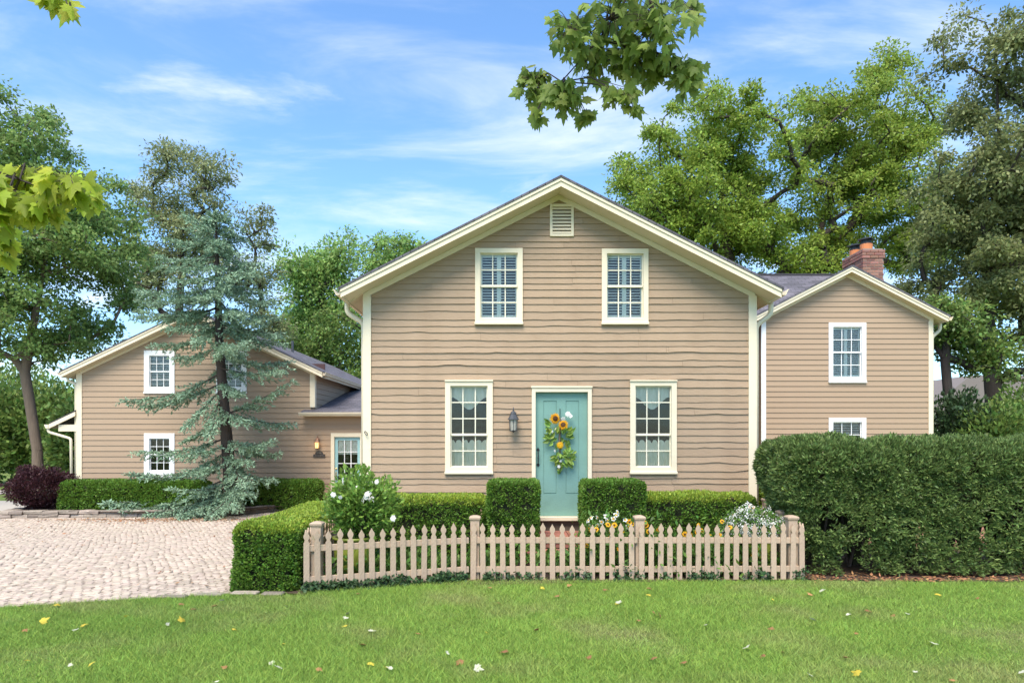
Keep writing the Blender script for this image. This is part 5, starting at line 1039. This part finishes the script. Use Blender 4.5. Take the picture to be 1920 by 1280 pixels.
# blue spruce with hand-placed tiers of boughs
def spruce():
    Y0 = 18.6; t = thing('blue_spruce', 'open tiered blue spruce standing before the rear house', 'tree', (P(437, 945, Y0).x, Y0, GB + .1)); rn = random.Random(31)
    tp = [(437, 958), (428, 860), (420, 760), (412, 660), (409, 560), (407, 480), (404, 395)]; mb = MB(); pts = [P(x, y, Y0) for x, y in tp]; mb.tube(pts, [.19, .165, .14, .115, .085, .05, .012], 9); mb.build('trunk', MT['bark_d'], t, smooth=True)
    def trunk_at(py):
        for (xa, ya), (xb, yb) in zip(tp[:-1], tp[1:]):
            if yb <= py <= ya: return xa + (xb - xa) * (py - ya) / (yb - ya)
        return 404
    bo = []                                            # start py, tip px, tip py, depth shift of the tip (m)
    for (sy, tx, ty, dy) in ((425, 347, 400, 0), (440, 358, 425, -.5), (455, 316, 446, .3), (480, 297, 480, -.3), (490, 303, 497, -.9), (515, 330, 520, -1.2), (540, 250, 541, 0), (548, 262, 562, -1.0), (575, 256, 592, -.2), (580, 264, 580, .9), (600, 311, 612, -1.1), (625, 290, 645, -.3), (650, 325, 668, -.9),
                             (430, 452, 420, 0), (445, 465, 446, .4), (480, 484, 490, -.2), (495, 478, 507, -.9), (530, 500, 545, .2), (545, 512, 560, -.5), (575, 520, 592, .5), (600, 527, 622, -.3), (610, 536, 642, .4),
                             (670, 540, 676, .4), (775, 545, 712, -.3), (690, 538, 690, -.5), (700, 235, 750, -.3), (715, 262, 760, .3), (725, 342, 800, -.9), (745, 385, 815, -1.1), (770, 548, 792, .4), (820, 262, 845, -.2), (830, 345, 852, -1.0), (830, 515, 823, -.5), (840, 522, 848, .2), (850, 470, 905, -1.0), (865, 247, 887, -.1), (865, 350, 880, -1.3), (870, 510, 897, -.3),
                             (895, 202, 940, -.5), (900, 235, 955, -.8), (905, 330, 915, -1.4), (910, 275, 962, -1.2), (905, 340, 968, -1.6), (905, 400, 965, -1.7), (890, 462, 925, -1.2), (905, 438, 948, -1.6), (900, 300, 945, -.7), (905, 370, 955, -1.3)): bo.append((sy, tx, ty, dy))
    for i in range(36):
        sy = rn.uniform(415, 650); half = 25 + (sy - 395) * .42; a = rn.uniform(0, 6.28); bo.append((sy, trunk_at(sy) + half * math.cos(a) * rn.uniform(.6, .95), sy + rn.uniform(-6, 18), half * Y0 / F * math.sin(a)))
    for i in range(8):
        sy = rn.uniform(660, 920); a = rn.uniform(0, 6.28); bo.append((sy, trunk_at(sy) + 75 * math.cos(a), sy + rn.uniform(10, 40), 1.0 * math.sin(a)))
    for i in range(9): sy = rn.uniform(398, 425); bo.append((sy, trunk_at(sy) + rn.uniform(-22, 22), sy - rn.uniform(-4, 16), rn.uniform(-.25, .25)))
    wood = MB(); NP, ND, NL = [], [], []
    for (sy, tx, ty, dy) in bo:
        a = P(trunk_at(sy), sy, Y0); b = P(tx, ty, Y0 + dy); v = b - a; L_ = v.length; hv = Vector((v.x, v.y, 0)); 
        if hv.length < .05: hv = Vector((1, 0, 0))
        side = Vector((-hv.y, hv.x, 0)).normalized(); sag = .07 * L_; ns = 10
        pts = [a + v * u + Vector((0, 0, -sag * math.sin(math.pi * u) * (1 if u < .7 else 1))) + side * (.05 * L_ * math.sin(u * 5 + sy)) for u in [k / ns for k in range(ns + 1)]]
        wood.tube(pts, [max(.006, .03 * min(1, L_ / 2) * (1 - .85 * k / ns)) for k in range(ns + 1)], 4, cap=False)
        nt = max(12, int(L_ * 22))
        for k in range(nt):
            u = .12 + .88 * (k + rn.random()) / nt; q = u * ns; i0 = min(int(q), ns - 1); p = pts[i0].lerp(pts[i0 + 1], q - i0); sg = 1 if k % 2 else -1
            tl = (.2 + .42 * (1 - u) * min(1, L_ / 1.6)) * rn.uniform(.6, 1.2); dirn = (v.normalized() * rn.uniform(.5, 1.0) + side * sg * rn.uniform(.3, .9) + Vector((0, 0, rn.uniform(-.75, .12)))).normalized()
            m_ = max(6, int(tl * 70))
            for j in range(m_):
                w = (j + rn.random()) / m_; pp = p + dirn * tl * w + Vector((0, 0, -.10 * tl * w * w)); NP.append(pp); ND.append(dirn * .9 + Vector((rn.gauss(0, .55), rn.gauss(0, .55), rn.gauss(.12, .5)))); NL.append(rn.uniform(.06, .125))
    wood.build('boughs', MT['bark_d'], t)['kind'] = 'stuff'
    V, Q = leaf_quads(np.array(NP), np.array(ND), RNG.normal(0, .6, (len(NP), 3)) + np.array([0, 0, .7]), np.array(NL), np.array(NL) * .36); np_mesh('needles', V, Q, MT['spruce'], t)
spruce()

# overhanging maples, their trunks behind the camera
half_l = [(0, 0), (.2, -.06), (.38, -.03), (.32, .10), (.56, .30), (.40, .36), (.44, .58), (.25, .50), (.17, .60), (.14, .74), (0, 1.0)]
def maple_mesh(mm, s):
    out = half_l + [(-x, y) for x, y in reversed(half_l[1:-1])]; vs_ = [(0, .32, .03)] + [(x, y, -.22 * abs(x) - .10 * y * y) for x, y in out]
    me = bpy.data.meshes.new('leaf'); me.from_pydata([(x * s, y * s, z * s) for x, y, z in vs_], [], [(0, 1 + k, 1 + (k + 1) % len(out)) for k in range(len(out))]); me.materials.append(mm); return me
def maple(label, trunk, limb, blobs, n, Y, size, mm, seed, limb2=(), extra=0):
    t = thing('maple_tree', label, 'tree', trunk[0]); off = WL[t.name]; rn = random.Random(seed); me = maple_mesh(mm, size); w = MB()
    w.tube(trunk, [.26, .22, .17, .12][:len(trunk)], 10); w.tube(limb, [.10] + [max(.007, .055 - .052 * k / (len(limb) - 1.6)) for k in range(1, len(limb))], 6)
    L_ = [Vector(p) for p in limb] + [Vector(p) for p in limb2[1:]]; cs = []
    if limb2: w.tube(limb2, [.08] + [.05 - .04 * k / (len(limb2) - 1) for k in range(1, len(limb2))], 6)
    EV, EF = [], []; LV = np.array([v.co[:] for v in me.vertices]); LF = [tuple(p.vertices) for p in me.polygons]
    for (px, py, rx_, ry_, k) in blobs:
        c = P(px, py, Y + rn.uniform(-.4, .4)); a = min(L_, key=lambda q: (q - c).length); m_ = a.lerp(c, .5) + Vector((0, 0, .12)); w.tube([a, m_, c], [.008, .007, .004], 5); cs.append((c, rx_, ry_, k, a, m_))
    tot = sum(b[4] for b in blobs)
    for (c, rx_, ry_, k, a, m_) in cs:
        kk = Y / F
        nk = max(1, round(n * k / tot)); ek = round(extra * k / tot)
        for i in range(nk + ek):
            v = Vector((rn.gauss(0, 1), rn.gauss(0, 1), rn.gauss(0, 1))).normalized() * rn.random() ** .45; p = c + Vector((v.x * rx_ * kk, v.y * .45 * (rx_ + ry_) * kk, v.z * ry_ * kk))
            base = c + (p - c) * .45 + Vector((0, 0, .03)); w.tube([base, base.lerp(p, .5) + Vector((0, 0, .015)), p], [.0035, .003, .0022], 4, cap=False)
            if rn.random() < .25: w.tube([m_.lerp(c, rn.random()), base], [.006, .003], 4, cap=False)
            d = Vector((v.x * .7 + rn.gauss(0, .35), rn.gauss(0, .5), -.75 + rn.gauss(0, .35))).normalized(); nrm = Vector((rn.gauss(0, .6), -.5 + rn.gauss(0, .5), .7)).normalized()
            x_ = d.cross(nrm).normalized(); z_ = x_.cross(d); rm = Matrix((x_, d, z_)).transposed(); s = rn.uniform(.65, 1.15)
            if i < nk: o = link('leaf', me, None, t, p - off); o.rotation_euler = rm.to_euler(); o.scale = (s, s, s)
            else: EF.append(np.array(LF) + len(EV) * len(LV)); EV.append(LV @ np.array(rm).T * s + np.array(p))
    w.build('branch', MT['bark_d'], t)
    if EV: np_mesh('leaves', np.concatenate(EV), np.concatenate(EF), mm, t)
maple('maple branch with lobed green leaves hanging from top of photo', [(8.2, -2.2, 0), (8.1, -2.1, 2.5), (7.8, -1.8, 5.0), (7.2, -1.2, 7.4)], [(7.8, -1.8, 5.0), (5.2, 1.2, 6.9), (2.6, 4.2, 7.7), (1.7, 6.4, 7.4), (1.35, 7.5, 6.75), (.95, 7.6, 6.2), (.55, 7.6, 5.75)],
      [(1150, 35, 95, 55, 48), (1235, 45, 65, 70, 44), (1075, 60, 50, 50, 26), (1003, 160, 34, 38, 26), (1062, 178, 42, 34, 26), (1120, 105, 60, 45, 34), (1290, 140, 38, 40, 26), (1165, 178, 36, 20, 12), (1235, 120, 45, 38, 26), (1190, 110, 40, 40, 20), (1005, 215, 14, 14, 4), (1300, 20, 22, 30, 6), (1100, 215, 18, 10, 4), (1190, 205, 10, 12, 3)], 298, 7.5, .15, MT['maple'], 41, extra=560)
maple('bright yellow green maple bough reaching in from left photo edge', [(-6.2, -.6, 0), (-6.2, -.5, 2.0), (-6.1, -.2, 3.8), (-5.9, .2, 5.6)], [(-6.1, -.2, 3.8), (-5.6, 2.0, 4.2), (-5.0, 3.8, 4.2), (-4.4, 4.9, 3.95), (-3.75, 5.2, 3.75), (-3.3, 5.25, 3.6)],
      [(55, 335, 60, 26, 34), (125, 345, 45, 28, 30), (15, 380, 40, 40, 26), (85, 385, 40, 26, 22), (165, 370, 22, 18, 10), (10, 440, 20, 28, 12), (0, 480, 16, 16, 5), (-60, 380, 60, 80, 40), (105, -2, 26, 9, 9), (128, 14, 8, 8, 3)], 220, 5.2, .14, MT['maple_y'], 42, limb2=[(-5.9, .2, 5.6), (-5.4, 2.4, 6.1), (-4.4, 4.4, 6.0), (-3.6, 5.2, 5.45)], extra=120)

# fallen leaves on the lawn
def fallen():
    rn = random.Random(77); meshes = {k: maple_mesh(MT[k], .085) for k in ('leaf_y', 'leaf_b', 'leaf_w')}
    for k_, lab in (('leaf_y', 'yellow fallen maple leaf lying on the lawn'), ('leaf_b', 'brown fallen maple leaf lying on the lawn'), ('leaf_w', 'pale upturned fallen maple leaf lying on the lawn')):
        n = {'leaf_y': 20, 'leaf_b': 40, 'leaf_w': 26}[k_]
        fixed = {'leaf_w': [(1515, 1272), (1702, 1157), (508, 1248), (650, 1165), (655, 1154), (838, 1235), (735, 1262), (312, 1178), (1398, 1222), (414, 1133), (890, 1262), (1910, 1272), (1714, 1270)], 'leaf_y': [(729, 1262), (693, 1250), (343, 1172), (1219, 1121), (651, 1178), (437, 1184)], 'leaf_b': [(595, 1262), (425, 1260), (942, 1232), (1238, 1160), (865, 1246), (1581, 1240), (1607, 1193)]}[k_]
        for i in range(n):
            if i < len(fixed): px, py = fixed[i]; Yq = CAMZ * F / (py - 822); x, y = (px - 960) * Yq / F, Yq
            else: y = rn.uniform(4.8, 8.2); x = rn.uniform(-.75, .75) * y
            if y > (drive_front(x) - .1 if x < -2.4 else 8.3 if x > -.5 else 7.8): continue
            o = link('fallen_leaf', meshes[k_], None, None, (x, y, H(x, y) + rn.uniform(.034, .046))); s = rn.uniform(.45, 1.0); o.scale = (s, s, s); o.rotation_euler = (rn.gauss(0, .3) + (math.pi if k_ == 'leaf_w' else 0), rn.gauss(0, .3), rn.uniform(0, 6.28)); tag(o, lab, 'leaf', 'fallen ' + {'leaf_y': 'yellow', 'leaf_b': 'brown', 'leaf_w': 'pale'}[k_] + ' leaves on the lawn')
fallen()
